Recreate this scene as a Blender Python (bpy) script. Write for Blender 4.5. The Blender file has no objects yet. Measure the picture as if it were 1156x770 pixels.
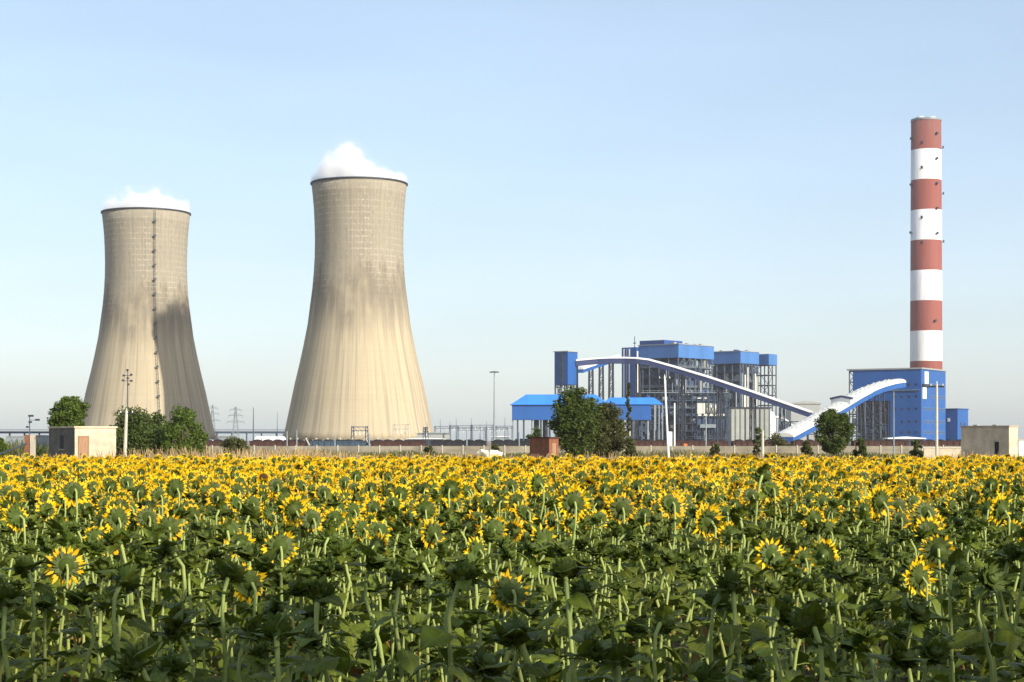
import bpy, math, random
import numpy as np
from mathutils import Matrix, Vector, Euler, noise as mnoise

R = math.radians
scene = bpy.context.scene
COL = scene.collection

# ------------------------------------------------------------------ camera
K = 2.0                                        # distances below are written for a 60 degree lens; the lens here is K times longer, so they are K times farther
H, F, CX, HY = 2.25, 1001.0, 578.0, 497.0      # eye height, focal length in pixels, principal column, horizon row
cam_d = bpy.data.cameras.new('camera')
cam = bpy.data.objects.new('camera', cam_d)
COL.objects.link(cam)
cam.location = (0, 0, H)
cam.rotation_euler = (R(90), 0, 0)
cam_d.sensor_width = 36.0
cam_d.lens = 36.0 * F * K / 1156.0
cam_d.shift_y = (HY - 385.0) / 1156.0
cam_d.clip_start, cam_d.clip_end = 0.1, 12000
scene.camera = cam

# ------------------------------------------------------------------ world, sun, exposure
SUN_AZ, SUN_EL = 44.5, 25.0                    # azimuth to the right of straight behind the camera
sun_dir = Vector((math.sin(R(SUN_AZ)) * math.cos(R(SUN_EL)), -math.cos(R(SUN_AZ)) * math.cos(R(SUN_EL)), math.sin(R(SUN_EL))))
w = bpy.data.worlds.new('World'); scene.world = w; w.use_nodes = True
nt = w.node_tree; nt.nodes.clear()
sky = nt.nodes.new('ShaderNodeTexSky'); sky.sky_type = 'NISHITA'; sky.sun_disc = False
sky.sun_elevation = R(SUN_EL); sky.sun_rotation = R(180 - SUN_AZ)
sky.air_density, sky.dust_density, sky.ozone_density, sky.altitude = 1.0, 1.2, 2.0, 0
bg = nt.nodes.new('ShaderNodeBackground'); bg.inputs[1].default_value = 0.15
wo = nt.nodes.new('ShaderNodeOutputWorld')
tint = nt.nodes.new('ShaderNodeMix'); tint.data_type = 'RGBA'; tint.blend_type = 'MULTIPLY'; tint.inputs[0].default_value = 1.0
tint.inputs[7].default_value = (1.06, 1.02, 1.05, 1)      # milky air: a little less green than the clear sky model
nt.links.new(sky.outputs[0], tint.inputs[6]); milk = nt.nodes.new('ShaderNodeMix'); milk.data_type = 'RGBA'; milk.inputs[0].default_value = 0.45; milk.inputs[7].default_value = (3.0, 3.62, 4.2, 1)
nt.links.new(tint.outputs[2], milk.inputs[6])
gen = nt.nodes.new('ShaderNodeTexCoord'); gmap = nt.nodes.new('ShaderNodeMapping'); gmap.inputs['Scale'].default_value = (3, 3, 14)
gno = nt.nodes.new('ShaderNodeTexNoise'); gno.inputs['Scale'].default_value = 1.6; gno.inputs['Detail'].default_value = 5
grp = nt.nodes.new('ShaderNodeMapRange'); grp.inputs[1].default_value = 0.3; grp.inputs[2].default_value = 0.7; grp.inputs[3].default_value = 0.965; grp.inputs[4].default_value = 1.035
nt.links.new(gen.outputs['Generated'], gmap.inputs[0]); nt.links.new(gmap.outputs[0], gno.inputs['Vector']); nt.links.new(gno.outputs['Fac'], grp.inputs[0])
veil = nt.nodes.new('ShaderNodeVectorMath'); veil.operation = 'SCALE'; nt.links.new(milk.outputs[2], veil.inputs[0]); nt.links.new(grp.outputs[0], veil.inputs['Scale'])
nt.links.new(veil.outputs[0], bg.inputs[0]); nt.links.new(bg.outputs[0], wo.inputs[0])
sl = bpy.data.lights.new('sun', 'SUN'); sl.energy = 5.0; sl.angle = R(0.5); sl.color = (1.0, 0.93, 0.80)
so = bpy.data.objects.new('sun', sl); COL.objects.link(so)
so.rotation_euler = sun_dir.to_track_quat('Z', 'Y').to_euler(); so.location = (200, -100, 300)
vs = scene.view_settings
scene.display_settings.display_device = 'sRGB'
vs.view_transform = 'Standard'; vs.look = 'None'; vs.exposure = 0.42; vs.gamma = 1.0
scene.cycles.use_denoising = True
scene.cycles.max_bounces = 8; scene.cycles.diffuse_bounces = 3; scene.cycles.glossy_bounces = 2
scene.cycles.transmission_bounces = 4; scene.cycles.volume_bounces = 6; scene.cycles.transparent_max_bounces = 8
scene.cycles.volume_step_rate = 1.0; scene.cycles.volume_max_steps = 128

HAZE = 0.000045

# ------------------------------------------------------------------ helpers
def at(px, py, Y):
    return Vector(((px - CX) / F * Y, K * Y, H + (HY - py) / F * Y))
def gx(px, Y): return (px - CX) / F * Y
def gz(py, Y): return H + (HY - py) / F * Y

def link(o, parent=None):
    COL.objects.link(o)
    if parent is not None: o.parent = parent
    return o
def tag(o, label=None, cat=None, group=None, kind=None):
    if label: o['label'] = label
    if cat: o['category'] = cat
    if group: o['group'] = group
    if kind: o['kind'] = kind
    return o
def thing(name, loc, label, cat, rz=0.0, group=None, raw=False):
    o = bpy.data.objects.new(name, None); link(o)
    o.location = loc if raw else (loc[0], loc[1]*K, loc[2]); o.rotation_euler = (0, 0, rz); o.empty_display_size = 0.5
    return tag(o, label, cat, group)
def copy_tree(o, parent=None):
    c = o.copy(); COL.objects.link(c)
    if parent is not None: c.parent = parent
    for ch in list(o.children): copy_tree(ch, c)
    return c

class MB:
    def __init__(s): s.v, s.f, s.m, s.mi = [], [], [], 0
    def face(s, pts):
        n = len(s.v); s.v.extend([tuple(p) for p in pts]); s.f.append(tuple(range(n, n + len(pts)))); s.m.append(s.mi)
    def box(s, c, d, rz=0.0):
        hx, hy, hz = d[0]/2, d[1]/2, d[2]/2; n = len(s.v); ca, sa = math.cos(rz), math.sin(rz)
        for dx, dy, dz in ((-1,-1,-1),(1,-1,-1),(1,1,-1),(-1,1,-1),(-1,-1,1),(1,-1,1),(1,1,1),(-1,1,1)):
            x, y = dx*hx, dy*hy
            s.v.append((c[0]+x*ca-y*sa, c[1]+x*sa+y*ca, c[2]+dz*hz))
        for q in ((0,3,2,1),(4,5,6,7),(0,1,5,4),(1,2,6,5),(2,3,7,6),(3,0,4,7)):
            s.f.append(tuple(n+i for i in q)); s.m.append(s.mi)
        return s
    def b2(s, x0, x1, y0, y1, z0, z1):
        return s.box(((x0+x1)/2, (y0+y1)/2, (z0+z1)/2), (abs(x1-x0), abs(y1-y0), abs(z1-z0)))
    def tube(s, pts, rad, n=8, cap=True):
        pts = [Vector(p) for p in pts]; k = len(pts)
        rad = rad if isinstance(rad, (list, tuple)) else [rad]*k
        base = len(s.v); t0 = (pts[1]-pts[0]).normalized()
        ref = Vector((1,0,0)) if abs(t0.x) < 0.8 else Vector((0,1,0))
        for i in range(k):
            t = (pts[min(i+1,k-1)] - pts[max(i-1,0)]).normalized()
            a = (ref - t*ref.dot(t)).normalized(); b = t.cross(a)
            for j in range(n):
                th = 2*math.pi*j/n
                s.v.append(tuple(pts[i] + (a*math.cos(th) + b*math.sin(th))*rad[i]))
        for i in range(k-1):
            for j in range(n):
                s.f.append((base+i*n+j, base+i*n+(j+1)%n, base+(i+1)*n+(j+1)%n, base+(i+1)*n+j)); s.m.append(s.mi)
        if cap:
            s.f.append(tuple(base+j for j in reversed(range(n)))); s.m.append(s.mi)
            s.f.append(tuple(base+(k-1)*n+j for j in range(n))); s.m.append(s.mi)
        return s
    def bar(s, p, q, wd): return s.tube([p, q], wd*0.7071, 4)
    def lathe(s, prof, n=32, c=(0,0,0), close=False):
        base = len(s.v); k = len(prof)
        for r, z in prof:
            for j in range(n):
                th = 2*math.pi*j/n; s.v.append((c[0]+r*math.cos(th), c[1]+r*math.sin(th), c[2]+z))
        for i in range(k if close else k-1):
            i2 = (i+1) % k
            for j in range(n):
                s.f.append((base+i*n+j, base+i*n+(j+1)%n, base+i2*n+(j+1)%n, base+i2*n+j)); s.m.append(s.mi)
        return s
    def prism(s, poly, y0, y1):                 # poly in x,z ; extruded along y
        n = len(poly)
        s.face([(x, y0, z) for x, z in poly]); s.face([(x, y1, z) for x, z in reversed(poly)])
        for i in range(n):
            a, b = poly[i], poly[(i+1) % n]
            s.face([(b[0], y0, b[1]), (a[0], y0, a[1]), (a[0], y1, a[1]), (b[0], y1, b[1])])
        return s
    def mesh(s, name, mats, smooth=False):
        me = bpy.data.meshes.new(name); me.from_pydata(s.v, [], s.f)
        for m in (mats if isinstance(mats, (list, tuple)) else [mats]): me.materials.append(m)
        if any(s.m): me.polygons.foreach_set('material_index', s.m)
        if smooth: me.polygons.foreach_set('use_smooth', [True]*len(s.f))
        me.update(); return me
    def build(s, name, mats, parent=None, smooth=False, kind=None, loc=None):
        o = bpy.data.objects.new(name, s.mesh(name, mats, smooth)); link(o, parent)
        if loc is not None: o.location = loc
        if kind: o['kind'] = kind
        return o

# ------------------------------------------------------------------ materials
def mat(name, col=(0.5,0.5,0.5), rough=0.7, metal=0.0, var=0.15, scale=0.5, spec=0.4, bump=0.0, stretch=(1,1,1)):
    m = bpy.data.materials.new(name); m.use_nodes = True; t = m.node_tree; b = t.nodes['Principled BSDF']
    b.inputs['Roughness'].default_value = rough; b.inputs['Metallic'].default_value = metal
    b.inputs['Specular IOR Level'].default_value = spec
    tc = t.nodes.new('ShaderNodeTexCoord'); mp = t.nodes.new('ShaderNodeMapping'); mp.inputs['Scale'].default_value = stretch
    nz = t.nodes.new('ShaderNodeTexNoise'); nz.inputs['Scale'].default_value = scale; nz.inputs['Detail'].default_value = 6
    nz.inputs['Roughness'].default_value = 0.65
    rp = t.nodes.new('ShaderNodeValToRGB')
    rp.color_ramp.elements[0].position = 0.3; rp.color_ramp.elements[1].position = 0.7
    rp.color_ramp.elements[0].color = tuple(c*(1-var) for c in col) + (1,)
    rp.color_ramp.elements[1].color = tuple(min(1, c*(1+var)) for c in col) + (1,)
    L = t.links.new
    L(tc.outputs['Object'], mp.inputs[0]); L(mp.outputs[0], nz.inputs['Vector']); L(nz.outputs['Fac'], rp.inputs[0]); L(rp.outputs[0], b.inputs['Base Color'])
    if bump:
        bp = t.nodes.new('ShaderNodeBump'); bp.inputs['Strength'].default_value = bump; L(nz.outputs['Fac'], bp.inputs['Height']); L(bp.outputs[0], b.inputs['Normal'])
    return m
def node(t, typ, **kw):
    n = t.nodes.new(typ)
    for k, v in kw.items():
        if k.startswith('i_'): n.inputs[int(k[2:])].default_value = v
        else: setattr(n, k, v)
    return n
def math_n(t, op, a, b=None, clamp=False):
    n = t.nodes.new('ShaderNodeMath'); n.operation = op; n.use_clamp = clamp
    for i, x in enumerate((a, b)):
        if x is None: continue
        if isinstance(x, (int, float)): n.inputs[i].default_value = x
        else: t.links.new(x, n.inputs[i])
    return n.outputs[0]
def mix_c(t, fac, a, b, blend='MIX'):
    n = t.nodes.new('ShaderNodeMix'); n.data_type = 'RGBA'; n.blend_type = blend
    for s, x in ((n.inputs[0], fac), (n.inputs[6], a), (n.inputs[7], b)):
        if isinstance(x, (int, float)): s.default_value = x
        elif isinstance(x, tuple): s.default_value = x if len(x) == 4 else x + (1,)
        else: t.links.new(x, s)
    return n.outputs[2]

def leafy(name, col, var=0.35, rough=0.5, transl=0.3, hue=0.03, tcol=None, rnd=True, spec=0.22, vein=False):
    m = bpy.data.materials.new(name); m.use_nodes = True; t = m.node_tree; L = t.links.new
    b = t.nodes['Principled BSDF']; out = t.nodes['Material Output']
    b.inputs['Roughness'].default_value = rough; b.inputs['Specular IOR Level'].default_value = spec
    oi = t.nodes.new('ShaderNodeObjectInfo'); tc = t.nodes.new('ShaderNodeTexCoord')
    nz = node(t, 'ShaderNodeTexNoise'); nz.inputs['Scale'].default_value = 9.0 if rnd else 1.3; nz.inputs['Detail'].default_value = 3
    L(tc.outputs['Object'], nz.inputs['Vector'])
    s = math_n(t, 'ADD', math_n(t, 'MULTIPLY', nz.outputs['Fac'], 0.9), math_n(t, 'MULTIPLY', oi.outputs['Random'], 0.45 if rnd else 0.0))
    hs = t.nodes.new('ShaderNodeHueSaturation'); hs.inputs['Color'].default_value = col + (1,)
    L(math_n(t, 'ADD', math_n(t, 'MULTIPLY', s, hue), 0.5 - hue*0.65), hs.inputs['Hue'])
    L(math_n(t, 'ADD', math_n(t, 'MULTIPLY', s, 2*var), 1 - 1.35*var), hs.inputs['Value'])
    c = hs.outputs[0]
    if vein:
        uv = t.nodes.new('ShaderNodeUVMap'); sx = t.nodes.new('ShaderNodeSeparateXYZ'); L(uv.outputs[0], sx.inputs[0])
        av = math_n(t, 'ABSOLUTE', sx.outputs[1])
        q = math_n(t, 'FRACT', math_n(t, 'MULTIPLY', math_n(t, 'SUBTRACT', sx.outputs[0], math_n(t, 'MULTIPLY', av, 0.35)), 7.0))
        vl = math_n(t, 'MAXIMUM', math_n(t, 'LESS_THAN', q, 0.10), math_n(t, 'LESS_THAN', av, 0.035))
        c = mix_c(t, math_n(t, 'MULTIPLY', vl, 0.45), c, (col[0]*2.2, col[1]*1.9, col[2]*2.2))
    L(c, b.inputs['Base Color'])
    tr = t.nodes.new('ShaderNodeBsdfTranslucent'); ms = t.nodes.new('ShaderNodeMixShader'); ms.inputs[0].default_value = transl
    if tcol: L(mix_c(t, 1.0, c, tcol, 'MULTIPLY'), tr.inputs[0])
    else: L(c, tr.inputs[0])
    L(b.outputs[0], ms.inputs[1]); L(tr.outputs[0], ms.inputs[2]); L(ms.outputs[0], out.inputs[0])
    return m

M = {}
M['leaf'] = leafy('sunflower_leaf', (0.100, 0.126, 0.013), var=0.65, rough=0.5, transl=0.25, vein=True)
M['dryleaf'] = leafy('withered_leaf', (0.30, 0.17, 0.04), var=0.3, rough=0.7, transl=0.2)
M['stem'] = leafy('sunflower_stem', (0.29, 0.34, 0.095), var=0.2, rough=0.6, transl=0.0)
M['bract'] = leafy('sunflower_bract', (0.070, 0.098, 0.015), var=0.3, rough=0.55, transl=0.2)
M['petal'] = leafy('sunflower_petal', (0.92, 0.555, 0.008), var=0.18, rough=0.5, transl=0.35, hue=0.035)
M['disc'] = leafy('sunflower_disc', (0.075, 0.035, 0.012), var=0.3, rough=0.8, transl=0.0)
M['tree_leaf'] = leafy('tree_leaf', (0.078, 0.116, 0.022), var=0.35, rnd=False, transl=0.25)
M['tree_leaf_light'] = leafy('tree_leaf_light', (0.105, 0.165, 0.022), var=0.35, rnd=False, transl=0.3)
M['tree_leaf_olive'] = leafy('tree_leaf_olive', (0.105, 0.115, 0.035), var=0.35, rnd=False, transl=0.25)
M['grass'] = leafy('weed_blade', (0.13, 0.14, 0.045), var=0.4, rnd=False, transl=0.25)
M['drygrass'] = leafy('dry_grass_blade', (0.46, 0.34, 0.16), var=0.3, rnd=False, transl=0.2)
M['bark'] = mat('bark', (0.13, 0.10, 0.075), 0.9, var=0.4, scale=3, stretch=(1,1,0.2))
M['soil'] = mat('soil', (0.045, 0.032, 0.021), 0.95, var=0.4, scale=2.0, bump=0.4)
M['steel'] = mat('painted_steel', (0.040, 0.062, 0.098), 0.55, var=0.3, scale=0.3)
M['steel_dark'] = mat('dark_steel', (0.028, 0.035, 0.05), 0.6, var=0.4, scale=0.3)
M['steel_pale'] = mat('galvanised_steel', (0.21, 0.25, 0.27), 0.5, var=0.2, scale=0.5)
M['casing'] = mat('boiler_casing', (0.030, 0.056, 0.115), 0.6, var=0.45, scale=0.12)
M['duct'] = mat('pale_duct', (0.62, 0.60, 0.52), 0.5, var=0.12, scale=0.2)
M['white_roof'] = mat('white_sheet', (0.70, 0.70, 0.69), 0.45, var=0.05, scale=0.2)
M['white_paint'] = mat('white_paint', (0.76, 0.75, 0.72), 0.55, var=0.08, scale=0.4)
M['dirt_wall'] = mat('limewashed_plaster', (0.50, 0.42, 0.305), 0.9, var=0.28, scale=0.8, bump=0.15)
M['grey_plaster'] = mat('grey_plaster', (0.36, 0.31, 0.24), 0.9, var=0.25, scale=0.9, bump=0.15)
M['shaded_cement'] = mat('shaded_cement', (0.12, 0.11, 0.09), 0.95, var=0.4, scale=0.9, bump=0.2)
M['concrete'] = mat('cast_concrete', (0.42, 0.38, 0.30), 0.9, var=0.2, scale=0.8)
M['concrete_pole'] = mat('pole_concrete', (0.50, 0.46, 0.37), 0.85, var=0.15, scale=2)
M['wall_panel'] = mat('precast_panel', (0.25, 0.22, 0.16), 0.9, var=0.4, scale=0.35)
M['brick'] = mat('rust_brick', (0.20, 0.080, 0.042), 0.9, var=0.3, scale=2)
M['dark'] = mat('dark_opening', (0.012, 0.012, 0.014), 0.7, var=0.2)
M['glass'] = mat('window_glass', (0.02, 0.035, 0.06), 0.15, var=0.2, spec=0.6)
M['wood'] = mat('door_wood', (0.30, 0.17, 0.095), 0.8, var=0.25, scale=3, stretch=(4,4,0.4))
M['wagon_brown'] = mat('wagon_brown', (0.060, 0.028, 0.022), 0.8, var=0.4, scale=0.5)
M['wagon_blue'] = mat('wagon_blue', (0.045, 0.075, 0.105), 0.8, var=0.35, scale=0.5)
M['wagon_black'] = mat('wagon_black', (0.022, 0.022, 0.027), 0.8, var=0.4, scale=0.5)
M['coal'] = mat('coal', (0.012, 0.012, 0.013), 0.9, var=0.5, scale=1)
M['roof_grey'] = mat('grey_sheet', (0.30, 0.31, 0.30), 0.6, var=0.12, scale=0.3)
M['hide_white'] = mat('pale_hide', (0.72, 0.66, 0.54), 0.8, var=0.1, scale=2)
M['hide_brown'] = mat('brown_hide', (0.075, 0.035, 0.022), 0.8, var=0.2, scale=2)
M['horn'] = mat('horn', (0.12, 0.10, 0.08), 0.5)

def sheet(name, col, axis='x', period=1.0, depth=0.5, rough=0.45, var=0.10):
    """profiled metal cladding: vertical ribs as bump plus panel to panel colour drift and faint grime"""
    m = bpy.data.materials.new(name); m.use_nodes = True; t = m.node_tree; L = t.links.new; b = t.nodes['Principled BSDF']
    b.inputs['Roughness'].default_value = rough; b.inputs['Specular IOR Level'].default_value = 0.35
    tc = t.nodes.new('ShaderNodeTexCoord'); sx = t.nodes.new('ShaderNodeSeparateXYZ'); L(tc.outputs['Object'], sx.inputs[0])
    if axis == 'xy': c = math_n(t, 'ADD', sx.outputs[0], sx.outputs[1])
    else: c = sx.outputs[{'x':0,'y':1,'z':2}[axis]]
    q = math_n(t, 'MULTIPLY', c, 1/period)
    wn = t.nodes.new('ShaderNodeTexWhiteNoise'); wn.noise_dimensions = '1D'; L(math_n(t, 'FLOOR', math_n(t, 'MULTIPLY', q, 0.25)), wn.inputs['W'])
    nz = node(t, 'ShaderNodeTexNoise'); nz.inputs['Scale'].default_value = 0.25; nz.inputs['Detail'].default_value = 5; L(tc.outputs['Object'], nz.inputs['Vector'])
    k = math_n(t, 'ADD', math_n(t, 'MULTIPLY', wn.outputs[0], 0.6), math_n(t, 'MULTIPLY', nz.outputs['Fac'], 0.8))
    L(mix_c(t, k, tuple(x*(1-var) for x in col), tuple(min(1, x*(1+var)) for x in col)), b.inputs['Base Color'])
    bp = t.nodes.new('ShaderNodeBump'); bp.inputs['Strength'].default_value = depth; bp.inputs['Distance'].default_value = 0.1
    L(math_n(t, 'PINGPONG', q, 0.5), bp.inputs['Height']); L(bp.outputs[0], b.inputs['Normal'])
    return m
M['blue'] = sheet('blue_cladding', (0.014, 0.085, 0.29), 'xy', 1.2)
M['faded_blue'] = sheet('faded_blue_cladding', (0.050, 0.150, 0.37), 'xy', 1.6, var=0.14)
M['blue_dark'] = sheet('deep_blue_cladding', (0.018, 0.06, 0.22), 'xy', 1.2)
M['blue_roof'] = sheet('blue_roof_sheet', (0.035, 0.20, 0.66), 'x', 1.0)
M['gallery_side'] = sheet('gallery_side_sheet', (0.035, 0.05, 0.13), 'xy', 1.5)
M['ribbed_grey'] = sheet('ribbed_grey_sheet', (0.30, 0.31, 0.27), 'xy', 3.0, var=0.35)
M['white_rib'] = sheet('white_ribbed_roof', (0.66, 0.65, 0.60), 'xy', 3.0, var=0.05)

def tower_mat():
    m = bpy.data.materials.new('tower_concrete'); m.use_nodes = True; t = m.node_tree; L = t.links.new; b = t.nodes['Principled BSDF']
    b.inputs['Roughness'].default_value = 0.9; b.inputs['Specular IOR Level'].default_value = 0.15
    tc = t.nodes.new('ShaderNodeTexCoord'); sx = t.nodes.new('ShaderNodeSeparateXYZ'); L(tc.outputs['Object'], sx.inputs[0])
    ang = math_n(t, 'ARCTAN2', sx.outputs[1], sx.outputs[0]); z = sx.outputs[2]
    def ncomb(sa, sz, seed):
        cb = t.nodes.new('ShaderNodeCombineXYZ')
        L(math_n(t, 'MULTIPLY', math_n(t, 'COSINE', ang), sa), cb.inputs[0]); L(math_n(t, 'MULTIPLY', math_n(t, 'SINE', ang), sa), cb.inputs[1])
        L(math_n(t, 'ADD', math_n(t, 'MULTIPLY', z, sz), seed), cb.inputs[2])
        n = node(t, 'ShaderNodeTexNoise'); n.inputs['Scale'].default_value = 1.0; n.inputs['Detail'].default_value = 5; n.inputs['Roughness'].default_value = 0.6
        L(cb.outputs[0], n.inputs['Vector']); return n.outputs['Fac']
    streak = ncomb(24, 0.012, 3.0); blotch = ncomb(1.6, 0.035, 9.0); fine = ncomb(30, 0.6, 1.0); edge = ncomb(4, 0.02, 21.0)
    # heights
    def ramp(v, a, b2):
        n = t.nodes.new('ShaderNodeMapRange'); n.interpolation_type = 'SMOOTHSTEP'; n.inputs[1].default_value = a; n.inputs[2].default_value = b2
        L(v, n.inputs[0]); return n.outputs[0]
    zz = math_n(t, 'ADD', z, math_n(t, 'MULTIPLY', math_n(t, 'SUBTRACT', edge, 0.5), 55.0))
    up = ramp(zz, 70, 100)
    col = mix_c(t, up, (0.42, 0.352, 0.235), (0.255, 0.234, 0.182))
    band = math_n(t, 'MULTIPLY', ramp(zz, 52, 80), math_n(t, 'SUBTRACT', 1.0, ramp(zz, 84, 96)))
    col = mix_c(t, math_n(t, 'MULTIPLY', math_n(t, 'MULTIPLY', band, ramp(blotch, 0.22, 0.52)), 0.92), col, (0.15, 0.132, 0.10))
    st = ramp(streak, 0.47, 0.64)
    col = mix_c(t, math_n(t, 'MULTIPLY', st, 0.62), col, (0.215, 0.185, 0.14))
    li = ramp(streak, 0.48, 0.30)
    col = mix_c(t, math_n(t, 'MULTIPLY', li, 0.22), col, (0.58, 0.49, 0.345))
    # formwork lifts
    rows = math_n(t, 'LESS_THAN', math_n(t, 'FRACT', math_n(t, 'MULTIPLY', z, 1/3.0)), 0.22)
    ring_ = math_n(t, 'LESS_THAN', math_n(t, 'FRACT', math_n(t, 'MULTIPLY', z, 1/6.0)), 0.07)
    col = mix_c(t, math_n(t, 'MULTIPLY', ring_, 0.09), col, (0.16, 0.14, 0.105))
    cell = t.nodes.new('ShaderNodeTexWhiteNoise'); cell.noise_dimensions = '2D'; cc = t.nodes.new('ShaderNodeCombineXYZ')
    L(math_n(t, 'FLOOR', math_n(t, 'MULTIPLY', ang, 14.0)), cc.inputs[0]); L(math_n(t, 'FLOOR', math_n(t, 'MULTIPLY', z, 1/3.0)), cc.inputs[1]); L(cc.outputs[0], cell.inputs['Vector'])
    colm = math_n(t, 'LESS_THAN', math_n(t, 'FRACT', math_n(t, 'MULTIPLY', ang, 14.0)), 0.14)
    upm = ramp(zz, 78, 92)
    col = mix_c(t, math_n(t, 'MULTIPLY', math_n(t, 'MULTIPLY', math_n(t, 'MAXIMUM', rows, colm), math_n(t, 'ADD', math_n(t, 'MULTIPLY', upm, 0.70), 0.06)), math_n(t, 'MULTIPLY', ramp(fine, 0.38, 0.62), ramp(blotch, 0.32, 0.66))), col, (0.56, 0.50, 0.39))
    col = mix_c(t, math_n(t, 'MULTIPLY', math_n(t, 'MULTIPLY', math_n(t, 'MULTIPLY', cell.outputs[0], ramp(fine, 0.3, 0.65)), 0.8), math_n(t, 'ADD', math_n(t, 'MULTIPLY', upm, 0.8), 0.2)), col, (0.32, 0.28, 0.21))
    lift = t.nodes.new('ShaderNodeTexWhiteNoise'); lift.noise_dimensions = '1D'; L(math_n(t, 'FLOOR', math_n(t, 'MULTIPLY', z, 1/1.5)), lift.inputs['W'])
    col = mix_c(t, math_n(t, 'MULTIPLY', lift.outputs[0], 0.10), col, (0.3, 0.26, 0.2))
    col = mix_c(t, math_n(t, 'MULTIPLY', fine, 0.15), col, (0.33, 0.29, 0.22))
    L(col, b.inputs['Base Color']); return m
M['tower'] = tower_mat()

def chimney_mat(bounds):
    m = bpy.data.materials.new('chimney_bands'); m.use_nodes = True; t = m.node_tree; L = t.links.new; b = t.nodes['Principled BSDF']
    b.inputs['Roughness'].default_value = 0.75
    tc = t.nodes.new('ShaderNodeTexCoord'); sx = t.nodes.new('ShaderNodeSeparateXYZ'); L(tc.outputs['Object'], sx.inputs[0])
    k = None
    for z in bounds:                            # every crossing flips the colour
        g = math_n(t, 'GREATER_THAN', sx.outputs[2], z)
        k = g if k is None else math_n(t, 'ADD', k, g)
    odd = math_n(t, 'MODULO', k, 2.0)
    mp = t.nodes.new('ShaderNodeMapping'); mp.inputs['Scale'].default_value = (1, 1, 0.06); L(tc.outputs['Object'], mp.inputs[0])
    nz = node(t, 'ShaderNodeTexNoise'); nz.inputs['Scale'].default_value = 0.35; nz.inputs['Detail'].default_value = 5; L(mp.outputs[0], nz.inputs['Vector'])
    red = mix_c(t, nz.outputs['Fac'], (0.20, 0.040, 0.026), (0.255, 0.066, 0.045))
    wht = mix_c(t, nz.outputs['Fac'], (0.80, 0.79, 0.78), (0.66, 0.65, 0.63))
    nz2 = node(t, 'ShaderNodeTexNoise'); nz2.inputs['Scale'].default_value = 0.9; nz2.inputs['Detail'].default_value = 6; L(mp.outputs[0], nz2.inputs['Vector'])
    sr = t.nodes.new('ShaderNodeMapRange'); sr.inputs[1].default_value = 0.50; sr.inputs[2].default_value = 0.75; L(nz2.outputs['Fac'], sr.inputs[0])
    so_ = t.nodes.new('ShaderNodeMapRange'); so_.inputs[1].default_value = zt - 45; so_.inputs[2].default_value = zt; L(sx.outputs[2], so_.inputs[0])
    stain = math_n(t, 'ADD', math_n(t, 'MULTIPLY', sr.outputs[0], 0.35), math_n(t, 'MULTIPLY', math_n(t, 'MULTIPLY', so_.outputs[0], nz2.outputs['Fac']), 0.45), True)
    L(mix_c(t, stain, mix_c(t, odd, red, wht), (0.16, 0.13, 0.12)), b.inputs['Base Color']); return m

# ------------------------------------------------------------------ ground
rng = random.Random(11)
def ground_z(y): return 0.0 if y < 118 else (-2.0 if y > 142 else -2.0*(y-118)/24)
mb = MB()
ys = [-60, 0, 41, 66, 118, 142, 400, 1500, 5500]
for a, b_ in zip(ys[:-1], ys[1:]):
    mb.face([(-9000, a*K, ground_z(a)), (9000, a*K, ground_z(a)), (9000, b_*K, ground_z(b_)), (-9000, b_*K, ground_z(b_))])
M['ground'] = mat('dry_earth', (0.22, 0.17, 0.10), 0.95, var=0.3, scale=0.08, bump=0.1)
mb.build('ground', M['ground'], kind='structure')
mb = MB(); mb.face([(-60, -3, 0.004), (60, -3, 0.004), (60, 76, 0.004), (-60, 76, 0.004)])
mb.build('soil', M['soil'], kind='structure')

# ------------------------------------------------------------------ cooling towers
PROF = [(39.0, 4.5), (36.9, 8.5), (34.3, 21), (32.0, 32.3), (29.5, 43), (27.4, 53), (25.5, 63), (24.1, 74), (23.2, 81), (22.5, 89), (22.05, 97), (21.9, 105.6), (22.1, 114), (22.4, 121), (23.0, 128), (23.7, 134.2)]
def make_tower(loc, label):
    t = thing('cooling_tower', loc, label, 'cooling tower', group='cooling towers of the power station')
    inner = [(r-0.7, z) for r, z in reversed(PROF)]
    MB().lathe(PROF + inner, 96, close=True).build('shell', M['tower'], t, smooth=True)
    MB().lathe([(23.71, 133.7), (24.2, 133.8), (24.2, 134.5), (22.8, 134.5), (22.8, 134.0)], 96, close=True).build('rim', M['steel_dark'], t)
    MB().lathe([(39.6, 0), (39.6, 1.6), (38.9, 1.6), (38.9, 0)], 64, close=True).build('basin', M['concrete'], t)
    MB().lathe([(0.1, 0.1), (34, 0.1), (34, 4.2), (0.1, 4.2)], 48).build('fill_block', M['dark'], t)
    c = None
    for k in range(40):
        if c is None:
            m_ = MB(); m_.tube([(39.2, -2.6, 1.6), (38.8, 0, 5.2)], 0.42, 6); m_.tube([(39.2, 2.6, 1.6), (38.8, 0, 5.2)], 0.42, 6)
            c = m_.build('support_column', M['concrete'], t); o = c
        else:
            o = c.copy(); COL.objects.link(o)
        o.rotation_euler = (0, 0, 2*math.pi*k/40)
    return t
Y2, Y1 = 450.0, 508.0
tower2 = make_tower((gx(405.5, Y2), Y2, -2), 'larger nearer concrete cooling tower with sunlit face and thick steam, right one of the pair')
tower1 = make_tower((gx(165, Y1), Y1, -2), 'smaller left concrete cooling tower with a dark shadow on its lower right')
tower1.scale = (1.05, 1.05, 1.0); tower2.scale = (1.02, 1.02, 1.0)
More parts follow.
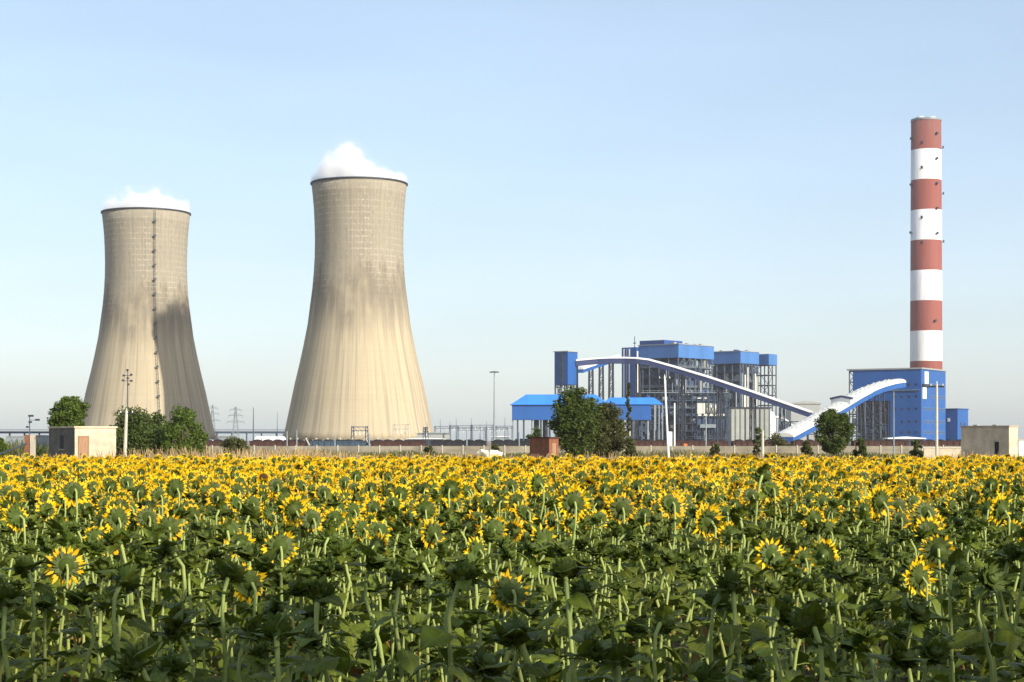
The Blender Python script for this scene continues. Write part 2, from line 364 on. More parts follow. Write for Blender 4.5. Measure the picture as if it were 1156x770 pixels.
# ladder on the left tower, facing the camera a little right of centre
def prof_r(z):
    for (r0, z0), (r1, z1) in zip(PROF[:-1], PROF[1:]):
        if z0 <= z <= z1: return r0 + (r1-r0)*(z-z0)/(z1-z0)
    return PROF[-1][0]
th = math.atan2(-tower1.location.y, -tower1.location.x) + R(11)
u = Vector((math.cos(th), math.sin(th), 0)); tg = Vector((-math.sin(th), math.cos(th), 0))
m_ = MB()
zz_ = [6 + i*(133-6)/40 for i in range(41)]
for s_ in (-0.45, 0.45): m_.tube([u*(prof_r(z)+0.5) + tg*s_ + Vector((0, 0, z)) for z in zz_], 0.09, 5)
for z in np.arange(7, 133, 2.0): m_.bar(u*(prof_r(z)+0.5) - tg*0.45 + Vector((0, 0, z)), u*(prof_r(z)+0.5) + tg*0.45 + Vector((0, 0, z)), 0.08)
lad = m_.build('ladder', M['steel_dark'], tower1)
for z in np.arange(20, 128, 8.2):
    p = u*(prof_r(z)+1.1) + Vector((0, 0, z))
    m_ = MB(); m_.box(p, (1.2, 1.3, 0.2), th); m_.box(p + Vector((0, 0, 0.75)) + u*0.55, (0.12, 1.3, 0.9), th)
    m_.build('landing', M['steel_dark'], lad)

# ------------------------------------------------------------------ chimney
YC = 767.0
zc = lambda py: gz(py, YC) + 2
zt = zc(136)
bnds = [zc(p) for p in (408, 374, 340, 306, 272, 238, 204, 170)]
M['chimney'] = chimney_mat(bnds)
chim = thing('chimney', (gx(1045.5, YC), YC, -2), 'very tall red and white banded chimney behind the blue building', 'chimney')
zt = zc(136)
MB().lathe([(14.3, 0), (13.7, zc(415)), (12.8, zt), (11.8, zt), (12.4, zt-20)], 64).build('shaft', M['chimney'], chim, smooth=False)
for p in chim.children[0].data.polygons: p.use_smooth = True
MB().lathe([(11.9, zt-1), (13.1, zt-1), (13.1, zt+0.8), (11.9, zt+0.8)], 48, close=True).build('rim', M['steel_pale'], chim)
MB().lathe([(0.1, zt-0.6), (11.9, zt-0.6)], 48).build('cap_slab', M['concrete'], chim)
for dx in (-5.5, 4.0): MB().lathe([(3.6, zt-1), (3.6, zt+2.6), (3.0, zt+2.6), (3.0, zt-1)], 24, c=(dx, -2, 0), close=True).build('flue_tip', M['white_paint'], chim)
m_ = MB()
for a in (R(-75),): m_.tube([(14.6*math.cos(a), 14.6*math.sin(a), 2), (13.7*math.cos(a), 13.7*math.sin(a), zt)], 0.25, 5)
for py in (146, 196, 212, 246, 258, 364):
    z = zc(py); r_ = 14.2 - 0.9*(z-0)/zt + 0.3
# aviation lamps and sample platforms: dark brackets around the shaft at several heights
def brk(deg, py):
    z = zc(py); r_ = 14.3 - 1.55*z/zt; a = R(deg)
    b_ = MB(); b_.box(((r_+0.9)*math.cos(a), (r_+0.9)*math.sin(a), z), (2.2, 2.0, 0.3), a); b_.box(((r_+1.4)*math.cos(a), (r_+1.4)*math.sin(a), z+0.9), (1.2, 1.6, 1.6), a)
    b_.build('lamp_bracket', M['steel_dark'], chim)
for py in (157, 204+6, 238+5, 265): pass
for py in (158, 210, 264): 
    brk(192, py); brk(-16, py + 10)
for py in (150, 178, 206, 234, 262): 
    brk(-62, py + 4)
    if py != 206: brk(-118, py + 14)
brk(-70, 364)

# ------------------------------------------------------------------ rotated blocks from their picture columns
def corner(px, pl, pr, Y, phi):
    X = gx(px, Y); a, c = math.sin(R(phi)), math.cos(R(phi))
    D = K*Y; tr = (pr-CX)/F/K; Wr = (tr*D - X)/(a - tr*c)
    tl = (pl-CX)/F/K; Wl = (X - tl*D)/(c + tl*a)
    return X, Wr, Wl
def frame_mb(xs, ys, zs, wc=0.8, wb=0.5, brace=None, rg=None, keep=1.0):
    m = MB()
    for x in xs:
        for y in ys: m.bar((x, y, zs[0]), (x, y, zs[-1]), wc)
    for z in zs[1:]:
        for y in ys: m.bar((xs[0], y, z), (xs[-1], y, z), wb)
        for x in xs: m.bar((x, ys[0], z), (x, ys[-1], z), wb)
    if brace:
        for i in range(len(xs)-1):
            for k in range(len(zs)-1):
                if rg.random() < brace:
                    y = ys[0]; m.bar((xs[i], y, zs[k]), (xs[i+1], y, zs[k+1]), wb*0.7)
                    if rg.random() < 0.5: m.bar((xs[i+1], y, zs[k]), (xs[i], y, zs[k+1]), wb*0.7)
        for i in range(len(ys)-1):
            for k in range(len(zs)-1):
                if rg.random() < brace:
                    x = xs[0]; m.bar((x, ys[i], zs[k]), (x, ys[i+1], zs[k+1]), wb*0.7)
                    if rg.random() < 0.5: m.bar((x, ys[i+1], zs[k]), (x, ys[i], zs[k+1]), wb*0.7)
    return m
def lin(a, b, n): return [a + (b-a)*i/(n-1) for i in range(n)]

def boiler(px, pl, pr, Y, phi, ptop, pbot, label, seed, tops):
    rg = random.Random(seed)
    X, Wr, Wl = corner(px, pl, pr, Y, phi)
    t = thing('boiler_house', (X, Y, -2), label, 'boiler house', rz=R(90-phi), group='boiler houses of the power station')
    zt, zb = gz(ptop, Y)+2, gz(pbot, Y)+2
    MB().b2(0, Wr, 0, Wl, zb, zt).build('penthouse', M['faded_blue'], t)
    MB().b2(-0.5, Wr+0.5, -0.5, Wl+0.5, zt, zt+0.5).build('roof', M['roof_grey'], t)
    for (x, y, sx, sy, sz) in tops:
        MB().b2(x*Wr-sx/2, x*Wr+sx/2, y*Wl-sy/2, y*Wl+sy/2, zt+0.5, zt+0.5+sz).build('roof_ventilator', rg.choice([M['blue_dark'], M['steel_pale'], M['roof_grey']]), t)
    xs, ys, zs = lin(0.8, Wr-0.8, 7), lin(0.8, Wl-0.8, 5), lin(0, zb, 10)
    frame_mb(xs, ys, zs, 0.95, 0.6, 0.4, rg).build('steel_frame', M['steel'], t)
    MB().b2(Wr*0.14, Wr*0.9, Wl*0.14, Wl*0.95, 7, zb-1).build('boiler_casing', M['casing'], t)
    MB().b2(Wr*0.12, Wr*0.95, Wl*0.12, Wl*0.95, 0, 6).build('ground_floor', M['steel_dark'], t)
    for k, z in enumerate(zs[1:-1]):                      # gratings with handrails
        m = MB(); m.b2(0.3, Wr-0.3, 0.3, Wl*0.22, z+0.35, z+0.6); m.b2(0.3, Wr*0.22, Wl*0.22, Wl-0.3, z+0.35, z+0.6)
        for dz in (1.0, 1.7):
            m.bar((0.3, 0.3, z+dz), (Wr*(0.5+0.5*rg.random()), 0.3, z+dz), 0.14); m.bar((0.3, 0.3, z+dz), (0.3, Wl-0.3, z+dz), 0.14)
        m.build('platform', rg.choice([M['steel'], M['steel_pale'], M['steel']]), t)
    for k in range(48):                                   # ducts, tanks, cladding panels between the columns
        z = rg.choice(zs[:-1]); hgt = rg.uniform(2.0, 6.5)
        mm = rg.choice([M['steel_pale'], M['casing'], M['steel'], M['blue_dark'], M['steel_pale'], M['duct']])
        if rg.random() < 0.6:
            x = rg.uniform(2, Wr-9); MB().b2(x, x+rg.uniform(2, 8), 1.8, Wl*0.2, z+0.8, z+0.8+hgt).build('duct', mm, t)
        else:
            y = rg.uniform(2, Wl-7); MB().b2(1.8, Wr*0.18, y, y+rg.uniform(2, 6), z+0.8, z+0.8+hgt).build('duct', mm, t)
    for k in range(9):                                    # risers
        x = rg.uniform(1, Wr-1); z0 = rg.uniform(0, zb*0.5); z1 = rg.uniform(zb*0.6, zb)
        m = MB().tube([(x, -0.4, z0), (x, -0.4, z1)], rg.uniform(0.3, 0.7), 8)
        m.build('pipe', rg.choice([M['steel_pale'], M['duct'], M['steel']]), t)
    for k in range(6):
        y = rg.uniform(1, Wl-1); m = MB().tube([(-0.4, y, rg.uniform(0, 20)), (-0.4, y, rg.uniform(zb*0.6, zb))], rg.uniform(0.3, 0.6), 8)
        m.build('pipe', rg.choice([M['steel_pale'], M['steel']]), t)
    return t, Wr, Wl, zt, zb
phi = 40
bA, wr, wl, ztA, zbA = boiler(766, 721, 806, 620, phi, 388.5, 403.5, 'nearer boiler house with broad light blue penthouse over a steel frame', 5,
     [(0.2, 0.3, 3, 3, 1.6), (0.45, 0.2, 2, 2, 1.2), (0.7, 0.2, 4, 3, 1.0), (0.9, 0.25, 2, 2, 1.5), (0.3, 0.75, 5, 4, 1.0), (0.55, 0.8, 2, 2, 1.4)])
# taller head house and stair tower on its left
m_ = MB().b2(-0.3, wr*0.5, wl*0.35, wl*0.97, ztA+0.6, ztA+3.4); m_.build('head_house', M['blue_dark'], bA)
m_ = MB().b2(-2, 10, wl+0.4, wl+13.5, 32, ztA-1.0); m_.build('bunker_tower', M['blue'], bA)
frame_mb(lin(-1.6, 9.6, 3), lin(wl+0.8, wl+13.1, 4), lin(0, 32, 6), 0.9, 0.5, 0.7, random.Random(3)).build('tower_frame', M['steel'], bA)
for k in range(3): MB().b2(-2.3, -2.003, wl+6.2+k*2.4, wl+7.1+k*2.4, 32.5, ztA-2).build('light_strip', M['steel_pale'] if k % 2 else M['white_paint'], bA)
m_ = MB().tube([(-3, wl*0.97, 22), (-3, wl*0.97, ztA-4)], 0.6, 8); m_.build('vent_pipe', M['white_paint'], bA)
m_ = MB().tube([(2, wl+5, ztA-1), (2, wl+5, ztA+7)], 0.25, 6); m_.bar((2, wl+3.6, ztA+2.2), (2, wl+6.4, ztA+2.2), 0.4); m_.build('lightning_mast', M['steel_dark'], bA)
# pale ducts of the precipitator side on the right, low
bB, wrB, wlB, ztB, zbB = boiler(836, 799, 857, 672, phi, 396.5, 410, 'farther boiler house with smaller light blue end panel, behind the long conveyor', 8,
     [(0.3, 0.3, 3, 3, 1.2), (0.2, 0.7, 2, 2, 1.0), (0.7, 0.2, 2.5, 2.5, 1.2)])
# side bay of the farther unit: stands back, dark left face
Xs, wrs, wls = corner(868, 849, 869.5, 682, phi)
dv = Vector((Xs - bB.location.x, (682-672)*K, 0)); rz = -R(90-phi)
lx, ly = dv.x*math.cos(rz)-dv.y*math.sin(rz), dv.x*math.sin(rz)+dv.y*math.cos(rz)
zt_, zb_ = gz(399.5, 682)+2, gz(412, 682)+2
MB().b2(lx, lx+12, ly, ly+wls, zb_, zt_).build('side_bay', M['faded_blue'], bB)
frame_mb([lx+0.6, lx+6, lx+11.4], lin(ly+0.6, ly+wls-0.6, 3), lin(0, zb_, 9), 0.8, 0.5, 0.5, random.Random(4)).build('bay_frame', M['steel_dark'], bB)

# mill bay in front of the boilers: dense mid grey-blue frame work down to the ground
rg = random.Random(21)
mill = thing('mill_bay', (gx(722, 596), 596, -2), 'open steel mill bay with pipes in front of the nearer boiler house', 'steelwork', rz=R(8))
Wm = 62
frame_mb(lin(0, Wm, 13), lin(0, 12, 3), lin(0, 36, 8), 0.6, 0.45, 0.5, rg).build('steel_frame', M['steel'], mill)
for z in lin(0, 36, 8)[1:]:
    m = MB().b2(0, Wm, 0.2, 11.8, z+0.3, z+0.55)
    for x in lin(0, Wm, 25): m.bar((x, -0.1, z+0.5), (x, -0.1, z+1.6), 0.12)
    m.bar((0, -0.1, z+1.6), (Wm, -0.1, z+1.6), 0.14)
    m.build('platform', rg.choice([M['steel'], M['steel_pale']]), mill)
MB().b2(0.5, Wm-0.5, 6, 11, 0.2, 35).build('back_casing', M['casing'], mill)
for k in range(46):
    x, z = rg.uniform(1, Wm-6), rg.choice(lin(0, 36, 8)[:-1])
    MB().b2(x, x+rg.uniform(1, 5), 1.0, 5.0, z+0.7, z+rg.uniform(2.2, 4.6)).build('equipment', rg.choice([M['steel_pale'], M['casing'], M['steel_dark'], M['blue_dark'], M['steel'], M['duct']]), mill)
for k in range(16):
    x = rg.uniform(1, Wm-1); MB().tube([(x, -0.5, rg.uniform(0, 8)), (x, -0.5, rg.uniform(18, 36))], rg.uniform(0.2, 0.5), 8).build('pipe', rg.choice([M['steel_pale'], M['steel'], M['steel_dark']]), mill)

# pale flue gas ducts and drum at the foot of the farther boiler
Yd = 585
fd = thing('flue_duct', (gx(800, Yd), Yd, -2), 'big cream flue gas ducts low in front of the farther boiler house', 'duct')
zz = lambda py: gz(py, Yd) + 2
sc = Yd/F
m_ = MB().b2(-13*sc, -4*sc, 0, 8, zz(467), zz(455)); m_.build('duct_box', M['duct'], fd)
m_ = MB().tube([(-2*sc, 4, zz(461)), (10*sc, 4, zz(461))], 3.4, 16); m_.build('drum', M['duct'], fd)
m_ = MB().b2(-12*sc, 18*sc, 0.5, 8, zz(470), zz(467.2)); m_.build('duct_floor', M['duct'], fd)
m_ = MB().b2(-12*sc, 24*sc, 1, 9, zz(486), zz(473)); m_.build('fan_house', M['casing'], fd)
m_ = MB().b2(-10*sc, 8*sc, -2, 0.5, zz(483), zz(479)); m_.build('fan_casing', M['steel_pale'], fd)
m_ = MB().b2(-14*sc, -2*sc, 0.6, 8, zz(450), zz(448.3)); m_.build('upper_duct', M['white_paint'], fd)
frame_mb(lin(-13*sc, 20*sc, 6), [0.2, 8.4], [0, zz(470), zz(455), zz(448)], 0.5, 0.4, 0.5, rg).build('duct_support', M['steel'], fd)

# ribbed grey house and white silo
Yg = 560; sc = Yg/F
gh = thing('filter_house', (gx(825, Yg), Yg, -2), 'ribbed grey metal building below the long conveyor', 'building')
zz = lambda py: gz(py, Yg) + 2
MB().b2(0, 44.5*sc, 0, 14, 0, zz(461)).build('wall', M['ribbed_grey'], gh)
MB().b2(-1, 44.5*sc+1, -0.8, 14.8, zz(461), zz(459.5)).build('roof', M['steel_dark'], gh)
for k in range(9): MB().b2(k*5.5*sc-0.2, k*5.5*sc+0.35, -0.5, -0.003, 0, zz(461)-0.2).build('pilaster', M['steel_pale'] if k % 3 else M['steel'], gh)
ys_ = 575; sc = ys_/F
si = thing('silo', (gx(868, ys_), ys_+7, -2), 'round white silo beside the ribbed grey building', 'silo')
zz = lambda py: gz(py, ys_) + 2
MB().lathe([(6.6, 0), (6.6, zz(474)), (6.2, zz(469)), (4.8, zz(465)), (2.5, zz(462.5)), (0.05, zz(462))], 32).build('tank', M['white_paint'], si, smooth=True)
m_ = MB()
for z in (6, 10, 14): m_.lathe([(6.62, z), (6.95, z), (6.95, z+0.3), (6.62, z+0.3)], 32, close=True)
m_.build('hoop', M['steel_pale'], si)
pb = thing('pipe_bridge', (gx(883, 560), 560, -2), 'grey pipe bridge with curved white pipe under the conveyor end', 'pipe bridge')
frame_mb(lin(0, 22, 5), [0, 4], [0, 8, 12, 16], 0.5, 0.4, 0.6, rg).build('trestle', M['steel'], pb)
m_ = MB().tube([(-5, 1, 19)] + [(-5+14*math.sin(R(a)), 1, 19 - 13*(1-math.cos(R(a)))) for a in range(10, 91, 10)], 0.7, 8); m_.build('bend_pipe', M['white_paint'], pb)
m_ = MB().b2(0, 22, 0.4, 3.6, 8.6, 11); m_.build('pipe_bundle', M['steel_pale'], pb)

# ------------------------------------------------------------------ conveyors
def gallery(name, pts, wd, hs, arch, label, side, roofm, legs, skylights=0):
    """pts: world points of the gallery's floor centre line"""
    base = Vector((pts[0].x, pts[0].y, -2)); t = thing(name, base, label, 'conveyor', raw=True)
    P = [p - base for p in pts]
    # resample
    Q = []
    for a, b_ in zip(P[:-1], P[1:]):
        n = max(1, int((b_-a).length/6))
        Q += [a + (b_-a)*i/n for i in range(n)]
    Q.append(P[-1])
    def perp(i):
        d = Q[min(i+1, len(Q)-1)] - Q[max(i-1, 0)]; d.z = 0; d.normalize(); return Vector((d.y, -d.x, 0))
    sec = [(-wd/2, 0), (-wd/2, hs), (wd/2, hs), (wd/2, 0)]
    m = MB(); n0 = 0
    for i, q in enumerate(Q):
        p = perp(i)
        for sx_, sz_ in sec: m.v.append(tuple(q + p*sx_ + Vector((0, 0, sz_))))
    for i in range(len(Q)-1):
        for j in range(4):
            m.f.append((i*4+j, i*4+(j+1) % 4, (i+1)*4+(j+1) % 4, (i+1)*4+j)); m.m.append(0)
    m.f.append((0, 1, 2, 3)); m.m.append(0); e = (len(Q)-1)*4; m.f.append((e+3, e+2, e+1, e)); m.m.append(0)
    m.build('side_cladding', side, t)
    NA = 8; m = MB(); ww = wd/2 + 0.35
    ring = [(-ww*math.cos(math.pi*k/NA), hs + 0.01 - 0.3*(abs(math.cos(math.pi*k/NA)) > 0.99) + arch*math.sin(math.pi*k/NA)) for k in range(NA+1)]
    for i, q in enumerate(Q):
        p = perp(i)
        for sx_, sz_ in ring: m.v.append(tuple(q + p*sx_ + Vector((0, 0, sz_))))
    K = NA+1
    for i in range(len(Q)-1):
        for j in range(NA): m.f.append((i*K+j, i*K+j+1, (i+1)*K+j+1, (i+1)*K+j)); m.m.append(0)
    m.f.append(tuple(range(K))); m.m.append(0); m.f.append(tuple(reversed(range((len(Q)-1)*K, len(Q)*K)))); m.m.append(0)
    rf = m.build('roof', roofm, t)
    if skylights:
        for i in range(2, len(Q)-1):
            for sgn in (-0.45, 0.0, 0.45):
                p = perp(i); d = (Q[min(i+1, len(Q)-1)] - Q[i-1]).normalized()
                c = Q[i] + p*sgn*wd/2*0.98 + Vector((0, 0, hs + arch*math.sqrt(max(0, 1-(sgn*0.95)**2)) + 0.12))
                a_, b2 = p*0.9, d*0.8
                MB().tube([c - b2, c + b2], 0.35, 4).build('skylight', M['ribbed_grey'], rf)
    for (f_, wleg) in legs:
        s_ = f_*(len(Q)-1); i = int(s_); q = Q[i]; p = perp(i); d = Vector((-p.y, p.x, 0)); m = MB(); zt_ = q.z - 0.1
        for a_ in (-1, 1):
            for b2 in (-1, 1): m.bar(q*1 + p*a_*wleg*1.15 + d*b2*wleg*0.8 - Vector((0, 0, q.z)), q + p*a_*wleg*0.8 + d*b2*wleg*0.6 - Vector((0, 0, 0.1)), 0.55)
        nl = max(2, int(zt_/7))
        for k in range(nl):
            z0, z1 = zt_*k/nl, zt_*(k+1)/nl
            for b2 in (-1, 1):
                m.bar(Vector((q.x, q.y, z0)) - p*wleg + d*b2*wleg*0.7, Vector((q.x, q.y, z1)) + p*wleg + d*b2*wleg*0.7, 0.3)
                m.bar(Vector((q.x, q.y, z1)) - p*wleg + d*b2*wleg*0.7, Vector((q.x, q.y, z1)) + p*wleg + d*b2*wleg*0.7, 0.3)
        m.build('trestle', M['steel_dark'], t)
    return t
pth = [(650, 411.5, 560), (662, 410.3, 560), (675, 409.3, 560), (690, 408.7, 559), (705, 408.7, 558), (720, 409.2, 556), (733, 410.8, 555), (760, 418.2, 552), (800, 430.2, 546), (850, 447, 540), (916, 470, 532)]
gallery('conveyor_gallery', [at(p[0], p[1]+1.8, p[2]) for p in pth], 5.0, 3.4, 0.9, 'long white roofed coal conveyor running down from the blue junction tower past the boiler houses', M['gallery_side'], M['white_roof'],
        [(0.03, 1.8), (0.16, 1.8), (0.23, 1.8), (0.42, 1.8), (0.62, 1.8), (0.76, 1.8), (0.9, 1.8)])
p2 = [(655, 421, 590), (675, 414, 605), (697, 407, 622)]
gallery('conveyor_gallery', [at(*p) for p in p2], 4.5, 2.6, 1.6, 'short blue sided conveyor rising behind the long one to the boiler bunker', M['blue'], M['white_roof'], [(0.3, 1.5), (0.6, 1.5), (0.85, 1.5)])
p3 = [(884, 500, 493), (905, 488.5, 505), (925, 477.5, 517), (945, 466, 528), (962, 455.5, 537), (977, 447.5, 545), (990, 442.5, 549), (1003, 439, 553), (1014, 437.5, 556)]
gallery('conveyor_gallery', [at(*p) for p in p3], 12.0, 3.4, 2.2, 'wide arched white conveyor climbing steeply to the blue building by the chimney', M['blue'], M['white_rib'], [(0.55, 4), (0.72, 4), (0.9, 4)], skylights=1)
# hood on the wide conveyor where the long one meets it
tp = at(950, 447, 530)
hd = thing('transfer_hood', (tp.x, tp.y, tp.z-1), 'small dark ridged hood on the wide white conveyor roof', 'hood', rz=R(-42), raw=True)
MB().prism([(-7.5, 0), (0, 1.3), (7.5, 0), (7.2, -1.2), (0, 0.2), (-7.2, -1.2)], -1.2, 1.2).build('hood_cover', M['gallery_side'], hd)
MB().b2(-6.8, 6.8, -0.8, 0.8, -3.5, -0.2).build('hood_skirt', M['white_roof'], hd)

# junction tower
Yj = 556; Xj, wrj, wlj = corner(641, 626, 652, Yj, 40)
jt = thing('junction_tower', (Xj, Yj, -2), 'slim dark blue junction tower at the head of the long conveyor', 'tower', rz=R(50))
zz = lambda py: gz(py, Yj) + 2
MB().b2(0, wrj, 0, wlj, zz(434), zz(397)).build('cladding', M['blue'], jt)
MB().b2(-0.6, wrj+0.6, -0.6, wlj+0.6, zz(397), zz(396)).build('roof', M['roof_grey'], jt)
MB().b2(-0.4, -0.003, wlj*0.35, wlj*0.62, zz(432), zz(398)).build('louvre_strip', M['steel'], jt)
frame_mb(lin(0.5, wrj-0.5, 3), lin(0.5, wlj-0.5, 3), lin(0, zz(434), 6), 0.7, 0.5, 0.7, rg).build('steel_frame', M['steel'], jt)
m_ = frame_mb([wrj*0.4, wrj*0.8], [wlj+0.6, wlj+3.0], lin(0, zz(398), 12), 0.3, 0.3, 0.9, rg); m_.build('stair', M['steel_pale'], jt)

# ------------------------------------------------------------------ blue building by the chimney
Yb = 560; Xb, wrb, wlb = corner(1040, 957, 1067.5, Yb, 32)
bb = thing('crusher_house', (Xb, Yb, -2), 'tall bright blue building with rows of small windows at the foot of the chimney', 'building', rz=R(58))
zz = lambda py: gz(py, Yb) + 2
zT = zz(416.5)
MB().b2(0, wrb, 0, wlb*0.42, 0.2, zT).build('wall', M['blue'], bb)
MB().b2(0, wrb, wlb*0.42+0.003, wlb*0.93, zz(452), zT-0.01).build('upper_wall', M['blue'], bb)
MB().b2(2.0, wrb-1, wlb*0.42+0.003, wlb*0.9, 0.2, zz(452)-0.05).build('inner_casing', M['steel_dark'], bb)
MB().b2(-0.7, wrb+0.7, -0.7, wlb+0.5, zT, zT+0.9).build('roof', M['roof_grey'], bb)
frame_mb(lin(0.6, wrb-0.6, 4), lin(wlb*0.44, wlb*0.98, 6), lin(0, zT-0.5, 8), 0.7, 0.5, 0.5, rg).build('steel_frame', M['steel'], bb)
for k in range(10):
    y = rg.uniform(wlb*0.45, wlb*0.9); z = rg.uniform(2, 20)
    MB().b2(0.9, 1.9, y, y+rg.uniform(1, 4), z, z+rg.uniform(2, 6)).build('equipment', rg.choice([M['steel'], M['casing'], M['steel_pale'], M['blue_dark']]), bb)
for r_, py in enumerate((434, 447.5, 461.5, 476, 488)):
    z = zz(py)
    for k in range(6):
        x = wrb*(0.10 + 0.155*k)
        if k in (0, 1) and r_ in (0, 1): continue
        wn = MB().b2(x, x+wrb*0.075, -0.12, 0.02, z-0.8, z+0.9).build('window', M['steel_pale'], bb)
        MB().b2(x+0.25, x+wrb*0.075-0.25, -0.17, -0.123, z-0.6, z+0.7).build('pane', M['glass'], wn)
    for k in range(4):
        y = wlb*(0.05 + 0.095*k)
        if k == 3 and r_ > 2: continue
        wn = MB().b2(-0.12, 0.02, y, y+1.7, z-0.8, z+0.9).build('window', M['blue_dark'], bb)
        MB().b2(-0.17, -0.123, y+0.2, y+1.5, z-0.6, z+0.7).build('pane', M['glass'], wn)
MB().b2(wrb*0.12, wrb*0.26, -0.5, -0.003, zz(433), zz(419)).build('white_duct', M['white_paint'], bb)
MB().b2(wrb*0.04, wrb*0.18, -0.5, -0.003, zz(450), zz(437)).build('white_duct', M['white_paint'], bb)
MB().b2(wrb*0.02, wrb*0.3, -1.6, -0.003, zz(436.2), zz(433.6)).build('balcony', M['steel_dark'], bb)
MB().b2(-0.9, 0.0-0.003, wlb*0.02, wlb*0.42, zz(440.5), zz(439.8)).build('cable_tray', M['steel_pale'], bb)
Ya = 585; Xa, wra, wla = corner(1081, 1067, 1093, Ya, 36)
ab = thing('annex_building', (Xa, Ya, -2), 'small plain blue building right of the tall blue one', 'building', rz=R(54))
zz = lambda py: gz(py, Ya) + 2
MB().b2(0, wra, 0, wla, 0, zz(462)).build('wall', M['blue'], ab)
MB().b2(-0.4, wra+0.4, -0.4, wla+0.4, zz(462), zz(461)).build('roof', M['blue_dark'], ab)
for k in range(2):
    wn = MB().b2(wra*(0.25+0.35*k), wra*(0.38+0.35*k), -0.12, 0.01, zz(480), zz(477)).build('window', M['glass'], ab)
MB().b2(-0.12, 0.01, wla*0.6, wla*0.8, zz(476), zz(472)).build('shutter', M['white_paint'], ab)

# ------------------------------------------------------------------ blue hopper shed
Yh = 420; sc = Yh/F
hs_ = thing('hopper_shed', (gx(577, Yh), Yh, -2), 'long bright blue shed on columns with blue hipped roof, behind the trees', 'shed')
zz = lambda py: gz(py, Yh) + 2
def hip(x0, x1, xa, xb, y0, y1, ze, zr, inset):
    m = MB(); ym = (y0+y1)/2
    e = [(x0, y0, ze), (x1, y0, ze), (x1, y1, ze), (x0, y1, ze)]; r_ = [(xa, y0+inset, zr), (xb, y0+inset, zr), (xb, y1-inset, zr), (xa, y1-inset, zr)]
    m.face([e[0], e[1], r_[1], r_[0]]); m.face([e[1], e[2], r_[2], r_[1]]); m.face([e[2], e[3], r_[3], r_[2]]); m.face([e[3], e[0], r_[0], r_[3]]); m.face(r_)
    m.face(list(reversed(e))); return m
hip(-0.5, 112*sc, 17*sc, 96*sc, -1.2, 17, zz(457.0), zz(445), 6.5).build('roof', M['blue_roof'], hs_)
hip(104*sc, 172*sc, 112*sc, 162*sc, -0.9, 15, zz(456.6), zz(448.5), 5.5).build('lower_roof', M['blue_roof'], hs_)
MB().b2(0.4, 158*sc, 0, 15.5, zz(474), zz(457)-0.06).build('wall', M['blue'], hs_)
for k, x in enumerate([1, 6.5, 13.5, 23, 33, 43, 53, 64, 77, 90, 101, 112, 125, 137, 147, 154]):
    for y in (0.8, 14.5): MB().b2(x*sc, x*sc+0.75, y, y+0.7, 0, zz(474)-0.02).build('column', M['steel_pale'] if (k % 3 == 0 and y < 5) else M['steel'], hs_)
for x in (162, 167, 171): MB().b2(x*sc-0.25, x*sc+0.25, -0.4, 0.2, 0, zz(457)-0.1).build('column', M['steel_pale'], hs_)
for x in (26, 36, 84, 120): MB().b2(x*sc, x*sc+2.4, 4, 10, 0, zz(474)-0.05).build('hopper', M['steel_dark'], hs_)
MB().b2(2, 150*sc, 12, 15, 0, 5).build('back_wall', M['steel_dark'], hs_)
MB().b2(158*sc+0.2, 170*sc, 3, 12, 0.5, 9).build('drive_unit', M['steel_dark'], hs_)

# ------------------------------------------------------------------ things along the horizon
def box_building(name, x0, x1, top, bot, Y, depth, wallm, roofm, label, cat, ov=0.5, rt=0.5, group=None):
    z0 = -2.0; t = thing(name, (gx(x0, Y), Y, z0), label, cat, group=group); W = gx(x1, Y)-gx(x0, Y); zt_ = gz(top, Y)+2
    MB().b2(0, W, 0, depth, 0, zt_).build('wall', wallm, t)
    MB().prism([(-ov, zt_), (W+ov, zt_), (W+ov, zt_+rt*0.4), (W/2, zt_+rt), (-ov, zt_+rt*0.4)], -ov, depth+ov).build('roof', roofm, t)
    return t
box_building('stockyard_shed', 893, 926, 456, 490, 760, 30, M['roof_grey'], M['roof_grey'], 'long low grey shed roof showing above the end of the long conveyor', 'shed', 1, 2.6)
box_building('low_shed', 1004, 1043, 495.6, 500, 470, 10, M['steel_dark'], M['white_roof'], 'low white roofed shed at the foot of the tall blue building', 'shed', 1.0, 1.3)
box_building('low_shed', 461, 500, 495.8, 500, 300, 8, M['steel_dark'], M['white_roof'], 'low white roofed shed right of the larger cooling tower', 'shed', 0.5, 0.5)
box_building('low_shed', 222, 240, 498.0, 503, 250, 6, M['steel_dark'], M['white_roof'], 'low white canopy beside the foot of the left cooling tower', 'shed', 0.5, 0.5)
box_building('low_shed', 471, 507, 489.5, 500, 340, 10, M['roof_grey'], M['steel_pale'], 'grey flat shed in the switchyard beside the larger tower', 'shed', 0.5, 0.5)
box_building('low_shed', 555, 575, 493.5, 500, 400, 10, M['steel_pale'], M['white_roof'], 'pale shed at the left end of the blue hopper shed', 'shed', 0.5, 0.5)
ar = None
for k in range(4):
    px = 291 + 8.2*k
    if ar is None:
        ar = thing('arched_shed', (gx(px, 330), 330, -2), '', 'shed', group='white arched sheds between the cooling towers')
        m_ = MB().prism([(1.3*math.cos(math.pi*q/8), 3.9 + 1.9*math.sin(math.pi*q/8)) for q in range(9)], 0, 10); m_.build('roof', M['white_roof'], ar)
        MB().b2(-1.25, 1.25, 0.1, 9.9, 0, 3.88).build('wall', M['white_paint'], ar)
        o = ar
    else: o = copy_tree(ar)
    o.location = (gx(px, 330), 330*K, -2); o['label'] = ['first', 'second', 'third', 'last'][k] + ' from the left of four small white arched sheds between the cooling towers'
